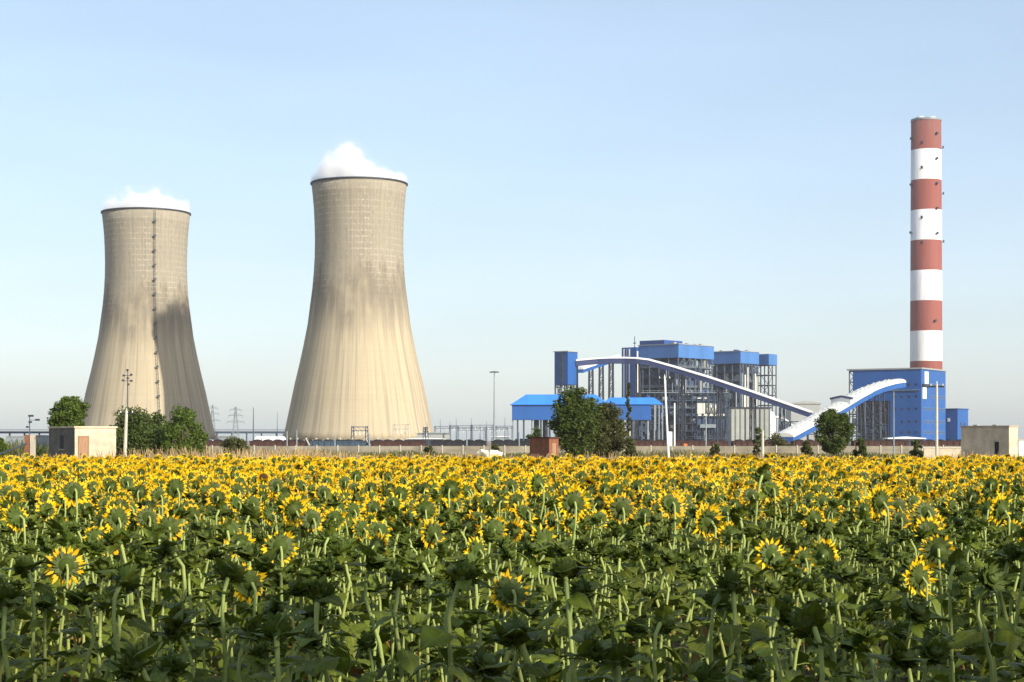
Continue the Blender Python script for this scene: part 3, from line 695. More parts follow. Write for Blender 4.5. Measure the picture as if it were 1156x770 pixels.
# long grey pipe bridge behind the towers
pbr = thing('pipe_rack', (gx(-40, 570), 570, -2), 'long grey elevated pipe rack running behind the cooling towers', 'pipe rack')
W = gx(345, 570) - gx(-40, 570); zr = gz(487.8, 570)+2
MB().b2(0, W, 0, 3, zr-0.9, zr+0.5).build('deck', M['steel'], pbr)
m_ = MB().bar((0, 0, zr+1.4), (W, 0, zr+1.4), 0.25); m_.build('handrail', M['steel'], pbr)
for k in range(24): MB().b2(k*W/23-0.3, k*W/23+0.3, 0.4, 2.6, 0, zr-0.9).build('leg', M['steel'], pbr)
# far industrial row on the left
for (x0, x1, tp, bt, Y, lb) in ((8, 30, 493, 500, 520, 'pale low plant building at the far left horizon'), (38, 54, 492, 500, 540, 'pale low plant building just left of the plaster hut'), (243, 262, 493, 500, 520, 'pale low building behind the bush between the towers')):
    box_building('plant_building', x0, x1, tp, bt, Y, 12, M['steel_pale'], M['roof_grey'], lb, 'building')

# switchyard gantries
def gantry(px, Y, wpx, toppy, label, name='switchyard_gantry', cat='gantry', group='gantries of the switchyard', mm='steel'):
    z0 = ground_z(Y); t = thing(name, (gx(px, Y), Y, z0), label, cat, group=group); W = wpx*Y/F; h = gz(toppy, Y)-z0
    for x in (0, W):
        m = MB()
        for a in (-0.35, 0.35):
            for b_ in (-0.35, 0.35): m.bar((x+a*1.4, b_*1.4, 0), (x+a*0.6, b_*0.6, h), 0.10)
        for k in range(8):
            m.bar((x-0.4, -0.3, h*k/8), (x+0.4, -0.3, h*(k+1)/8), 0.06)
        m.build('mast', M[mm], t)
    m = MB()
    for dz in (0, 0.9): m.bar((-0.3, 0, h-0.2-dz), (W+0.3, 0, h-0.2-dz), 0.12)
    n = max(3, int(W/1.2))
    for k in range(n): m.bar((W*k/n, 0, h-0.2), (W*(k+1)/n, 0, h-1.1), 0.06)
    m.build('crossbeam', M[mm], t)
    for k in range(3):
        x = W*(0.2+0.3*k); MB().lathe([(0.02, -2.2), (0.16, -2.1), (0.10, -1.8), (0.16, -1.6), (0.10, -1.4), (0.16, -1.2), (0.03, -1.1)], 8, c=(x, 0, h)).build('insulator', M['duct'], t)
    return t
gl = [(491, 380, 26, 481, 'switchyard gantry nearest the larger cooling tower'), (508, 370, 25, 480, 'second switchyard gantry from the larger cooling tower'), (517, 395, 30, 483, 'middle low switchyard gantry left of the tall light mast'),
      (532, 372, 24, 479.5, 'switchyard gantry just left of the tall light mast'), (549, 390, 24, 482, 'low switchyard gantry behind the tall light mast'), (560, 378, 18, 480.5, 'switchyard gantry between light mast and blue hopper shed')]
for g in gl: gantry(*g)
# needles (lightning rods) in the yard
for k, (px, tp) in enumerate(((497, 473), (515, 472), (532, 471.5), (549, 476), (570, 471), (508, 476), (542, 479), (483, 476))):
    t = thing('lightning_mast', (gx(px, 385), 385, -2), ['thin grey lightning mast in the switchyard', ][0], 'mast', group='lightning masts of the switchyard')
    h = gz(tp, 385)+2; MB().tube([(0, 0, 0), (0, 0, h*0.6), (0, 0, h)], [0.22, 0.14, 0.05], 6).build('pole', M['steel'], t); MB().box((0, 0, 0.15), (0.9, 0.9, 0.3)).build('base', M['concrete'], t)
# railway portals before the larger tower
gantry(398, 205, 16, 481, 'thin railway portal frame before the larger tower, left one of two', 'railway_portal', 'portal', 'railway portals before the larger tower', 'steel')
gantry(445, 190, 15, 478.5, 'taller railway portal frame before the right side of the larger tower', 'railway_portal', 'portal', 'railway portals before the larger tower', 'concrete_pole')
gantry(479, 215, 3, 482, 'narrow steel portal at the right edge of the larger tower', 'railway_portal', 'portal', 'railway portals before the larger tower', 'steel')

# pylons
def pylon(px, Y, top, label, wb=5.0, arms=((0.62, 5.5), (0.78, 4.6), (0.92, 3.6))):
    z0 = ground_z(Y); h = gz(top, Y)-z0; t = thing('pylon', (gx(px, Y), Y, z0), label, 'pylon', group='lattice pylons between the cooling towers', rz=R(20))
    m = MB(); wd = lambda f_: wb/2*(1-f_)**1.3 + 0.35; n = 9
    for k in range(n):
        a, b_ = k/n, (k+1)/n; wa, wb2 = wd(a), wd(b_)
        for sx_, sy_ in ((1,1),(1,-1),(-1,-1),(-1,1)): m.bar((sx_*wa, sy_*wa, a*h), (sx_*wb2, sy_*wb2, b_*h), 0.17)
        for s_ in (-1, 1):
            m.bar((-wa, s_*wa, a*h), (wb2, s_*wb2, b_*h), 0.09); m.bar((wa, s_*wa, a*h), (-wb2, s_*wb2, b_*h), 0.09)
            m.bar((s_*wa, -wa, a*h), (s_*wb2, wb2, b_*h), 0.09)
    m.build('lattice', M['steel_pale'], t)
    for f_, l in arms:
        m = MB()
        for s_ in (-1, 1):
            m.bar((0, 0, f_*h), (s_*l, 0, f_*h), 0.25); m.bar((0, 0, (f_+0.05)*h), (s_*l, 0, f_*h), 0.18)
            m.bar((s_*l, 0, f_*h), (s_*l, 0, f_*h-1.5), 0.2)
        m.build('crossarm', M['steel_pale'], t)
    return t
pylon(266, 560, 459, 'lattice power pylon between the two cooling towers')
pylon(240, 620, 457, 'fainter lattice pylon close to the right edge of the left cooling tower')
def simple_pole(px, Y, top, r0, r1, label, cat='pole', name='utility_pole', mm='concrete_pole', z0=None, lean=0.0, group=None, arm=True):
    z0 = ground_z(Y) if z0 is None else z0; h = gz(top, Y)-z0
    t = thing(name, (gx(px, Y)-lean*0.0, Y, z0), label, cat, group=group)
    MB().tube([(0, 0, 0), (lean*0.5, 0, h*0.5), (lean, 0, h)], [r0, (r0+r1)/2, r1], 8).build('shaft', M[mm], t)
    if arm:
        m = MB().bar((lean-0.6, 0, h-0.25), (lean+0.6, 0, h-0.25), 0.10); m.build('crossarm', M['steel_dark'], t)
        for x in (-0.5, 0, 0.5): MB().lathe([(0.02, 0.0), (0.06, 0.03), (0.045, 0.1), (0.06, 0.14), (0.01, 0.2)], 8, c=(lean+x, 0, h-0.2+ (0.2 if x == 0 else 0))).build('insulator', M['duct'], t)
    return t
simple_pole(286, 420, 460, 0.35, 0.15, 'grey light mast between the cooling towers, right of the pylon', 'mast', 'light_mast', 'steel', arm=False)
simple_pole(313, 640, 465, 0.3, 0.12, 'faint thin mast close to the left edge of the larger tower', 'mast', 'light_mast', 'steel', arm=False)
# poles close by
simple_pole(140.5, 76, 463.5, 0.17, 0.12, 'pale concrete pole with no lamp right of the plaster hut', lean=0.18)
simple_pole(755, 88, 425, 0.12, 0.08, 'tall pale leaning pole right of the blue hopper shed', lean=-0.42, mm='white_paint')
t = simple_pole(761.5, 150, 455, 0.15, 0.12, 'shorter whitewashed pole beside the tall leaning one', mm='white_paint', arm=False)
MB().box((-0.75, 0, 4.2), (0.7, 0.3, 3.0)).build('white_board', M['white_paint'], t)
simple_pole(1057.5, 74, 433, 0.13, 0.10, 'grey concrete pole before the right side of the tall blue building')
simple_pole(1009, 110, 442, 0.10, 0.06, 'thin pale pole before the open left part of the tall blue building', mm='steel_pale', arm=False)
simple_pole(861, 92, 486, 0.16, 0.13, 'short pale pole before the wall below the ribbed building', arm=False)
simple_pole(797, 140, 470, 0.13, 0.1, 'thin grey pole between leaning pole and ribbed building', mm='steel_pale', arm=False)
simple_pole(810, 150, 478, 0.11, 0.08, 'thin dark post left of the ribbed building', mm='steel', arm=False)
simple_pole(711, 95, 486, 0.10, 0.08, 'slim pale post under the thin conical tree', arm=False)
for k, (px, tp) in enumerate(((324, 487), (335, 486), (378, 492), (417, 490), (527, 485), (586, 488), (643, 489))):
    simple_pole(px, 148, tp, 0.13, 0.09, 'thin railway signal post beside the freight train', cat='post', name='railway_post', mm='steel_pale', group='thin posts beside the freight train', arm=False)

# high mast lights
def high_mast(px, Y, top, label, ring=True):
    z0 = ground_z(Y); h = gz(top, Y)-z0; t = thing('high_mast_light', (gx(px, Y), Y, z0), label, 'light mast')
    MB().tube([(0, 0, 0), (0, 0, h)], [0.42, 0.16], 8).build('shaft', M['steel_pale'], t)
    m = MB().lathe([(1.1, h-0.5), (1.25, h-0.5), (1.25, h-0.3), (1.1, h-0.3)], 16, close=True); m.bar((-1.2, 0, h-0.4), (1.2, 0, h-0.4), 0.12); m.bar((0, -1.2, h-0.4), (0, 1.2, h-0.4), 0.12)
    m.build('lamp_ring', M['steel_dark'], t)
    for k in range(6):
        a = 2*math.pi*k/6 + 0.3; MB().box((1.45*math.cos(a), 1.45*math.sin(a), h-0.55), (0.7, 0.5, 0.35), a).build('floodlight', M['steel_dark'], t)
    return t
high_mast(558, 330, 418.5, 'tall slim high mast light left of the blue hopper shed')
# lamp cluster mast before left tower
Ym = 230; z0 = -2; px = 144; h = gz(416.5, Ym)-z0
t = thing('floodlight_mast', (gx(px, Ym), Ym, z0), 'slim mast with a cluster of floodlights before the left cooling tower', 'light mast')
MB().tube([(0, 0, 0), (0, 0, h)], [0.22, 0.10], 8).build('shaft', M['steel'], t)
sc = Ym/F
for (dx, py) in ((0, 418), (-4.2, 424), (4.4, 423), (-5, 429.5), (4.6, 430), (0.4, 427), (1, 434)):
    z = gz(py, Ym)-z0; MB().box((dx*sc, -0.25, z), (0.55, 0.35, 0.5)).build('floodlight', M['steel_dark'], t)
m = MB()
for py, l in ((424, 5), (430, 5.4)): m.bar((-l*sc, 0, gz(py, Ym)-z0), (l*sc, 0, gz(py, Ym)-z0), 0.1)
m.build('crossarm', M['steel_dark'], t)
# camera/loudspeaker pole at far left with its brick base
Yf = 72; sc = Yf/F
t = thing('floodlight_pole', (gx(33.5, Yf), Yf, 0), 'thin pole with three small floodlights above the well pillars at far left', 'light pole')
MB().tube([(0, 0, 0), (0, 0, gz(468.5, Yf))], [0.06, 0.035], 8).build('shaft', M['steel'], t)
for (dx, py, sx_) in ((1.6, 469.5, 0.40), (9, 474, 0.33), (0.8, 476.5, 0.24), (-2.5, 482, 0.16)):
    m = MB().box((dx*sc, -0.05, gz(py, Yf)), (sx_, 0.2, 0.15)); m.bar((0, 0, gz(py, Yf)-0.02), (dx*sc, 0, gz(py, Yf)-0.02), 0.03); m.build('floodlight', M['steel_dark'], t)
t = thing('well_head', (gx(34, 68), 68, 0), 'two short pinkish pillars of a well at the far left field edge', 'well')
for px in (31, 37): MB().b2(gx(px, 68)-gx(34, 68)-0.17, gx(px, 68)-gx(34, 68)+0.17, -0.2, 0.2, 0, gz(491, 68)).build('pillar', M['brick'] if px == 31 else M['concrete'], t)
MB().b2(-0.5, 0.5, -0.4, 0.4, 0, 0.7).build('base', M['brick'], t)
MB().b2(-0.42, 0.42, -0.12, 0.12, gz(491, 68)-0.3, gz(491, 68)-0.15).build('crossbar', M['wood'], t)
p0, p1 = at(-12, 516.5, 66), at(30, 501, 67.5)
t = thing('water_pipe', (p0.x, p0.y, 0), 'dark slanting pipe leaning up to the well pillars at the far left', 'pipe', raw=True)
MB().tube([(0, 0, p0.z), (p1.x-p0.x, p1.y-p0.y, p1.z)], 0.07, 8).build('tube', M['steel_dark'], t)
MB().b2(-0.06, 0.06, -0.06, 0.06, 0, p0.z).build('prop', M['wood'], t)

# ------------------------------------------------------------------ compound wall, with posts
Yw = 112.0; x0, x1 = gx(122, Yw), gx(1230, Yw); zt_ = gz(503.4, Yw)
wall = thing('compound_wall', (x0, Yw, 0), 'long weathered beige precast concrete wall behind the sunflower field', 'wall')
W = x1-x0; n = int(W/2.6)
m = MB()
for k in range(3): m.b2(0, W, 0, 0.07, zt_*k/3, zt_*(k+1)/3-0.02)
m.build('panel', M['wall_panel'], wall)
p_ = None
for k in range(n+1):
    if p_ is None: p_ = MB().b2(-0.06, 0.06, -0.07, 0.10, 0, zt_+0.10).build('post', M['concrete_pole'], wall); o = p_
    else: o = p_.copy(); COL.objects.link(o)
    o.location = (W*k/n, 0, 0)
bw = thing('boundary_wall', (gx(1043, 96), 96, 0), 'short cleaner whitish wall left of the right plaster hut', 'wall')
MB().b2(0, gx(1090, 96)-gx(1043, 96), 0, 0.2, 0, gz(506, 96)).build('panel', M['dirt_wall'], bw)
MB().b2(-0.1, gx(1090, 96)-gx(1043, 96)+0.1, -0.06, 0.26, gz(506, 96), gz(506, 96)+0.12).build('coping', M['concrete_pole'], bw)

# ------------------------------------------------------------------ freight train
Yt = 168.0; zg = -2.0; L_ = 10.4
def wagon(name_label, bodym):
    t = thing('freight_wagon', (0, 0, 0), name_label, 'wagon', group='wagons of the freight train behind the wall')
    ht = gz(497.2, Yt)-zg
    m = MB().b2(-L_/2, L_/2, -1.45, 1.45, 1.15, ht-0.25)
    for k in range(9):
        x = -L_/2 + L_*(k+0.5)/9; m.b2(x-0.07, x+0.07, -1.56, -1.453, 1.2, ht-0.3)
    m.build('body', bodym, t)
    MB().b2(-L_/2-0.06, L_/2+0.06, -1.58, 1.58, ht-0.25, ht-0.08).build('top_rail', bodym, t)
    m = MB().b2(-L_/2+0.3, L_/2-0.3, -1.0, 1.0, ht-0.6, ht-0.05)
    for k in range(5): m.lathe([(1.0, ht-0.1), (0.75, ht+0.08), (0.3, ht+0.18), (0.02, ht+0.2)], 10, c=(-L_/2+1.3+k*(L_-2.6)/4, 0, 0))
    m.build('coal_load', M['coal'], t)
    MB().b2(-L_/2-0.5, L_/2+0.5, -0.9, 0.9, 0.85, 1.15).build('underframe', M['steel_dark'], t)
    for sx_ in (-1, 1):
        bo = MB().b2(sx_*3.3-1.2, sx_*3.3+1.2, -1.0, 1.0, 0.45, 0.8).build('bogie', M['steel_dark'], t)
        for dx in (-0.85, 0.85):
            for sy_ in (-1, 1): MB().tube([(sx_*3.3+dx, sy_*0.82-0.06, 0.46), (sx_*3.3+dx, sy_*0.82+0.06, 0.46)], 0.46, 16).build('wheel', M['steel_dark'], bo)
    return t
def landmark(px):
    for a, s_ in ((235, 'the left cooling tower'), (322, 'the gap between both towers'), (486, 'the larger cooling tower'), (577, 'the switchyard'), (690, 'the blue hopper shed'), (760, 'the tall leaning pole'), (825, 'the nearer boiler house'), (880, 'the ribbed grey building'), (956, 'the climbing white conveyor'), (1068, 'the striped chimney')):
        if px < a: return s_
    return 'the right plaster hut'
pr = {c: wagon('x', M['wagon_'+c]) for c in ('brown', 'blue', 'black')}
used = set(); seen_lb = {}
pitch = L_ + 1.0; xa = gx(246, Yt); k = 0
while xa + k*pitch < gx(1110, Yt):
    X = xa + k*pitch; px = CX + X/Yt*F
    c = 'blue' if 330 < px < 400 else ('black' if (505 < px < 640 or px < 300 and False) else 'brown')
    if k == 0: c = 'brown'
    o = pr[c] if c not in used else copy_tree(pr[c]); used.add(c)
    o.location = (X, Yt*K, zg+0.002)
    lb = {'brown': 'rust brown', 'blue': 'blue grey', 'black': 'blackish'}[c] + ' freight wagon in line with ' + landmark(px)
    n_ = seen_lb.get(lb, 0); seen_lb[lb] = n_+1
    if n_: lb = lb.replace('freight wagon', ['', 'second freight wagon', 'third freight wagon', 'fourth freight wagon'][n_])
    o['label'] = lb; k += 1
mb = MB().prism([(gx(150, Yt), zg+0.002), (gx(1180, Yt), zg+0.002), (gx(1180, Yt), zg+0.06), (gx(150, Yt), zg+0.06)], Yt*K-2.4, Yt*K+2.4)
mb.build('trackbed', mat('ballast', (0.2, 0.18, 0.16), 0.95, var=0.4, scale=4), kind='structure')
# orange end lamp board on a wagon (a small marker post by the track)
t = thing('marker_board', (gx(774, Yt-4), Yt-4, zg), 'small orange marker board on a post by the track below the mill bay', 'sign')
MB().b2(-0.05, 0.05, 0, 0.1, 0, 2.6).build('post', M['steel_pale'], t); MB().b2(-0.32, 0.32, -0.03, -0.003, 2.6, 3.6).build('board', mat('orange_paint', (0.62, 0.17, 0.05), 0.6), t)

# ------------------------------------------------------------------ huts
Yhu = 75.0
def hut_left():
    # corner nearest to the camera at px 84 (where lit and shaded faces meet)
    ph = 54; X, Wr, Wl = corner(84.5, 55.5, 131, Yhu, ph)
    t = thing('plaster_hut', (X, Yhu, 0), 'small square plaster hut with brown wooden door under the tree at left', 'hut', rz=R(90-ph))
    h = gz(483, Yhu)
    MB().b2(0, Wr, 0, Wl, 0, h).build('wall', M['dirt_wall'], t)
    MB().b2(-0.025, -0.003, 0.0, Wl, 0, h-0.02).build('side_wall', M['shaded_cement'], t)  # cement sheet over the left face, its shade partly put into the dark colour
    m = MB().b2(-0.10, Wr+0.10, -0.10, 0.15, h, h+0.14); m.b2(-0.10, Wr+0.10, Wl-0.15, Wl+0.10, h, h+0.14); m.b2(-0.10, 0.15, 0.153, Wl-0.153, h, h+0.14); m.b2(Wr-0.15, Wr+0.10, 0.153, Wl-0.153, h, h+0.14)
    m.build('parapet', M['dirt_wall'], t)
    d = MB().b2(Wr*0.10, Wr*0.31, -0.05, 0.04, 0, gz(493.2, Yhu)).build('door', M['wood'], t)
    m = MB(); dh = gz(493.2, Yhu)
    m.b2(Wr*0.10-0.09, Wr*0.10-0.003, -0.09, 0.02, 0, dh+0.09); m.b2(Wr*0.31+0.003, Wr*0.31+0.09, -0.09, 0.02, 0, dh+0.09); m.b2(Wr*0.10, Wr*0.31, -0.09, 0.02, dh+0.003, dh+0.09)
    m.build('frame', M['wood'], d)
    MB().b2(Wr*0.125, Wr*0.135, -0.10, -0.053, 1.0, 1.15).build('handle', M['steel_dark'], d)
    wn = MB().b2(-0.04, 0.03, Wl*0.42, Wl*0.56, gz(507, Yhu), gz(491.5, Yhu)).build('window', M['dark'], t)
    MB().b2(-0.09, -0.043, Wl*0.38, Wl*0.60, gz(507, Yhu)-0.1, gz(507, Yhu)-0.003).build('sill', M['grey_plaster'], wn)
    return t
hut_left()
def hut_right():
    ph = 75; Y = 72.0
    X, Wr, Wl = corner(1084.6+54.5, 1085, 1149, Y, 48)
    t = thing('plaster_hut', (X, Y, 0), 'flat roofed plaster hut with one narrow window at the right edge', 'hut', rz=R(42))
    h = gz(482, Y)
    MB().b2(0, Wr, 0, Wl, 0, h).build('wall', M['dirt_wall'], t)
    MB().b2(-0.06, Wr+0.06, -0.06, Wl+0.06, h, h+0.12).build('roof', M['grey_plaster'], t)
    wn = MB().b2(-0.04, 0.03, Wl*0.21, Wl*0.29, gz(514, Y), gz(499, Y)).build('window', M['dark'], t)
    MB().b2(-0.08, -0.043, Wl*0.18, Wl*0.32, gz(499, Y)+0.003, gz(499, Y)+0.12).build('lintel', M['grey_plaster'], wn)
    for y in (0.3, 0.7): MB().b2(0.3, 0.5, Wl*y, Wl*y+0.4, h+0.12, h+0.2).build('roof_stone', M['concrete'], t)
hut_right()
wt = thing('white_wall', (gx(1150, 100), 100, 0), 'piece of whitewashed wall at the right edge beyond the hut', 'wall')
MB().b2(0, 6, 0, 0.3, 0, gz(497, 100)).build('panel', M['white_paint'], wt); MB().b2(-0.1, 6.1, -0.08, 0.38, gz(497, 100), gz(497, 100)+0.12).build('coping', M['concrete'], wt)
# brick shed before the hopper
Ys = 84.0; X, Wr, Wl = corner(620, 598, 630.5, Ys, 50)
t = thing('brick_shed', (X, Ys, 0), 'low rust brown shed with an orange sunlit end, left of the big tree', 'shed', rz=R(40))
h = gz(494.5, Ys); MB().b2(0, Wr, 0, Wl, 0, h).build('wall', M['brick'], t)
MB().b2(-0.15, Wr+0.15, -0.15, Wl+0.15, h, h+0.1).build('roof', M['wagon_brown'], t)
MB().b2(Wr*0.3, Wr*0.7, -0.04, 0.02, 0, h*0.8).build('door', M['wood'], t)

# ------------------------------------------------------------------ trees and shrubs
def leaf_cloud(centres, radii, per, size, seed, flat=0.8):
    g = np.random.default_rng(seed); C = np.repeat(np.array(centres), per, axis=0); Rr = np.repeat(np.array(radii), per)
    n = len(C); d = g.normal(size=(n, 3)); d /= np.linalg.norm(d, axis=1)[:, None]
    rr = g.random(n)**0.45
    P = C + d*(Rr*rr)[:, None]*np.array([1, 1, flat])
    a = g.normal(size=(n, 3)); a[:, 2] *= 0.6; a /= np.linalg.norm(a, axis=1)[:, None]
    b = np.cross(a, g.normal(size=(n, 3))); b /= np.linalg.norm(b, axis=1)[:, None]
    s = size*(0.6+0.8*g.random(n))[:, None]
    V = np.empty((n, 4, 3)); V[:, 0] = P - a*s; V[:, 1] = P + b*s*0.45; V[:, 2] = P + a*s; V[:, 3] = P - b*s*0.45
    return V.reshape(-1, 3), n
def quads(name, V, n, m, parent=None, kind=None):
    me = bpy.data.meshes.new(name); me.vertices.add(n*4); me.vertices.foreach_set('co', np.asarray(V, dtype=np.float32).ravel())
    me.loops.add(n*4); me.loops.foreach_set('vertex_index', np.arange(n*4, dtype=np.int32))
    me.polygons.add(n); me.polygons.foreach_set('loop_start', np.arange(0, n*4, 4, dtype=np.int32))
    me.materials.append(m); me.update(calc_edges=True)
    o = bpy.data.objects.new(name, me); link(o, parent)
    if kind: o['kind'] = kind
    return o
def tree(name, px, py0, py1, Y, wpx, label, mm, seed, clumps=34, per=150, leaf=0.17, trunk=0.25, cat='tree', shape='round', group=None, xyz=None, hw=None, trunk_r=None):
    g = random.Random(seed); z0 = ground_z(Y)
    if xyz: base = Vector(xyz); Hh, Rw = hw
    else: base = Vector((gx(px, Y), Y, z0)); Hh = gz(py0, Y)-z0; Rw = wpx/2*Y/F
    t = thing(name, base, label, cat, group=group, raw=bool(xyz))
    zc0 = Hh*trunk
    if shape == 'bush' and clumps < 24: per = int(per*0.8); clumps = 26
    cs, rs = [], []
    for k in range(clumps):
        while True:
            x, y, z = g.uniform(-1, 1), g.uniform(-1, 1), g.uniform(-1, 1)
            r_ = math.sqrt(x*x+y*y+z*z)
            if 0.3 < r_ < 1: break
        zz_ = zc0 + (z+1)/2*(Hh-zc0)
        if shape == 'cone': zz_ = zc0 + (k+0.5)/clumps*(Hh-zc0)*0.97
        if shape == 'bush': zz_ = zc0 + abs(z)**0.8*(Hh-zc0)
        tt = (zz_-zc0)/(Hh-zc0)
        if shape == 'cone': k_ = 1.05-tt*0.9
        elif shape == 'umbrella': k_ = 0.55+0.6*tt
        elif shape == 'bush': k_ = 1.1-0.5*tt*tt
        else: k_ = 1.0
        cr = Rw*(g.uniform(0.22, 0.38) if shape == 'bush' else g.uniform(0.24, 0.42))*(0.9 if shape == 'cone' else 1)
        cs.append((x*(Rw-cr*0.6)*k_, y*(Rw-cr*0.6)*k_, min(zz_, Hh-cr*0.5))); rs.append(cr)
    V, n = leaf_cloud(cs, rs, int(per*1.7), leaf, seed)
    ok = V.reshape(-1, 4, 3)[:, :, 2].min(axis=1) > 0.02
    V = V.reshape(-1, 4, 3)[ok]; n = len(V)
    quads('crown', V.reshape(-1, 3), n, mm, t)
    tr = trunk_r or max(0.05, Rw*0.09)
    m = MB(); top = zc0 + (Hh-zc0)*0.55
    m.tube([(0, 0, 0), (g.uniform(-.1, .1)*Rw*0.4, 0, zc0*0.7+0.1), (g.uniform(-.2, .2)*Rw*0.4, 0, top)], [tr*1.3, tr, tr*0.3], 8)
    for k in range(0, clumps, 2):
        c = Vector(cs[k]); s_ = Vector((0, 0, min(c.z*0.7, zc0*0.9+0.15*Hh))); m.tube([s_, (s_+c)/2 + Vector((0, 0, -0.05*Hh)), c], [tr*0.45, tr*0.3, tr*0.1], 5)
    m.build('trunk', M['bark'], t)
    return t
TL, TLL, TLO = M['tree_leaf'], M['tree_leaf_light'], M['tree_leaf_olive']
tree('broadleaf_tree', 78, 449, 515, 82, 47, 'round green tree rising behind the plaster hut', TLL, 41, 52, 130, 0.14, 0.47)
tree('shrub', 150, 462, 512, 84, 86, 'dark rounded shrub before the left cooling tower', TL, 2, 70, 110, 0.13, 0.04, 'shrub', shape='bush')
tree('shrub', 177, 467, 512, 86, 56, 'smaller dark shrub between the two larger ones at the left tower', TL, 3, 60, 100, 0.13, 0.04, 'shrub', shape='bush')
tree('shrub', 206, 459, 512, 83, 60, 'lighter green feathery shrub at the shaded side of the left tower', TLL, 4, 60, 90, 0.13, 0.06, 'shrub', shape='bush')
tree('shrub', 263, 489, 512, 98, 36, 'low olive bush below the pylon between the towers', TLO, 5, 18, 120, 0.13, 0.02, 'shrub', shape='bush')
tree('shrub', -4, 483, 514, 70, 26, 'green bush cut off by the left edge of the picture', TLL, 6, 18, 130, 0.12, 0.03, 'shrub', shape='bush')
tree('shrub', 47, 503, 514, 74, 12, 'small dark bush left of the plaster hut', TL, 61, 10, 90, 0.09, 0.03, 'shrub', shape='bush')
tree('broadleaf_tree', 651, 438.5, 512, 90, 62, 'big dark round tree before the blue hopper shed', TL, 7, 80, 130, 0.16, 0.12)
tree('broadleaf_tree', 684, 456, 512, 91, 50, 'lower olive tree on the right shoulder of the big dark one', TLO, 8, 64, 120, 0.15, 0.06)
tree('conical_tree', 709.5, 430, 512, 93, 12, 'slim pointed tree before the blue hopper shed', TLO, 9, 26, 90, 0.12, 0.12, shape='cone')
tree('shrub', 711, 491, 512, 90, 20, 'small olive bush at the foot of the slim pointed tree', TLO, 10, 14, 100, 0.11, 0.03, 'shrub', shape='bush')
tree('broadleaf_tree', 942, 463, 515, 92, 44, 'dense dark green tree before the climbing white conveyor', TL, 11, 42, 190, 0.14, 0.08)
tree('shrub', 972, 494, 514, 93, 18, 'small dark bush right of the dense tree by the conveyor', TL, 12, 14, 110, 0.11, 0.03, 'shrub', shape='bush')
tree('shrub', 912, 498, 514, 95, 20, 'sparse olive bush left of the dense tree by the conveyor', TLO, 13, 12, 90, 0.12, 0.03, 'shrub', shape='bush')
tree('shrub', 1035, 497, 514, 97, 16, 'dark bush before the low white roofed shed', TL, 14, 12, 100, 0.11, 0.03, 'shrub', shape='bush')
tree('shrub', 808, 499, 514, 100, 15, 'small olive bush against the wall below the mill bay', TLO, 15, 10, 80, 0.12, 0.03, 'shrub', shape='bush')
tree('shrub', 857, 482, 500, 150, 16, 'dark tuft of a bush below the ribbed grey building', TL, 16, 12, 90, 0.2, 0.3, 'shrub', shape='bush')
tree('shrub', 880, 489, 502, 150, 40, 'green bush at the foot of the climbing white conveyor', TLO, 17, 14, 100, 0.2, 0.05, 'shrub', shape='bush')
tree('shrub', 855, 496, 513, 104, 12, 'small scrubby bush at the base of the short pale pole', TLO, 18, 9, 80, 0.1, 0.03, 'shrub', shape='bush')
tree('shrub', 560, 502, 514, 108, 20, 'low weedy bush before the wall left of the white cow', TLO, 19, 10, 80, 0.1, 0.03, 'shrub', shape='bush')
tree('shrub', 484, 500, 514, 108, 16, 'low weedy bush before the wall at the right foot of the larger tower', TLO, 20, 10, 80, 0.1, 0.03, 'shrub', shape='bush')
tree('shrub', 605, 480, 500, 200, 26, 'dark bush under the left half of the blue hopper shed', TL, 22, 14, 90, 0.25, 0.03, 'shrub', shape='bush')

# roadside trees standing behind the photographer: they shade the near rows
for k, (x, y, hh, rw) in enumerate(((3.0, -2.6, 6.5, 1.8), (5.8, -3.0, 9.1, 2.1), (8.8, -2.6, 10.2, 2.2), (12.0, -3.2, 11.0, 2.4), (15.2, -2.6, 10.3, 2.3), (18.4, -3.2, 11.4, 2.4), (21.8, -2.8, 10.8, 2.4))):
    tree('roadside_tree', 0, 0, 0, 1, 0, 'roadside tree on the verge behind the photographer, shading the near rows', TL, 200+k, 36, 44, 0.20, 0.25, xyz=(x, y, 0), hw=(hh, rw), group='roadside trees behind the near rows')

# ------------------------------------------------------------------ weeds and dry grass (uncountable)
def blades(name, n, xr, yr, hr, m, seed, wdt=0.03, lab=None):
    g = np.random.default_rng(seed)
    x = g.uniform(*xr, n); y = g.uniform(*yr, n)
    d = np.array([mnoise.noise(Vector((a*0.12, b*0.12, seed))) for a, b in zip(x, y)])
    h = g.uniform(hr[0], hr[1], n)*(1+0.9*d); a = g.uniform(0, 2*np.pi, n); ln = g.normal(0, 0.25, (n, 2))*h[:, None]
    zb = np.zeros(n); V = np.empty((n, 4, 3)); ww = wdt*(0.6+0.8*g.random(n))
    V[:, 0] = np.stack([x-np.cos(a)*ww, y-np.sin(a)*ww, zb], 1); V[:, 1] = np.stack([x+np.cos(a)*ww, y+np.sin(a)*ww, zb], 1)
    V[:, 2] = np.stack([x+np.cos(a)*ww*0.4+ln[:, 0], y+np.sin(a)*ww*0.4+ln[:, 1], h], 1); V[:, 3] = np.stack([x-np.cos(a)*ww*0.4+ln[:, 0], y-np.sin(a)*ww*0.4+ln[:, 1], h], 1)
    o = quads(name, V.reshape(-1, 3), n, m, None, 'stuff')
    return tag(o, lab, name.replace('_', ' '))
blades('dry_grass', 45000, (-62, 62), (84, 150), (0.45, 0.95), M['drygrass'], 31, 0.035, 'strip of pale dry grass along the far edge of the sunflower field')
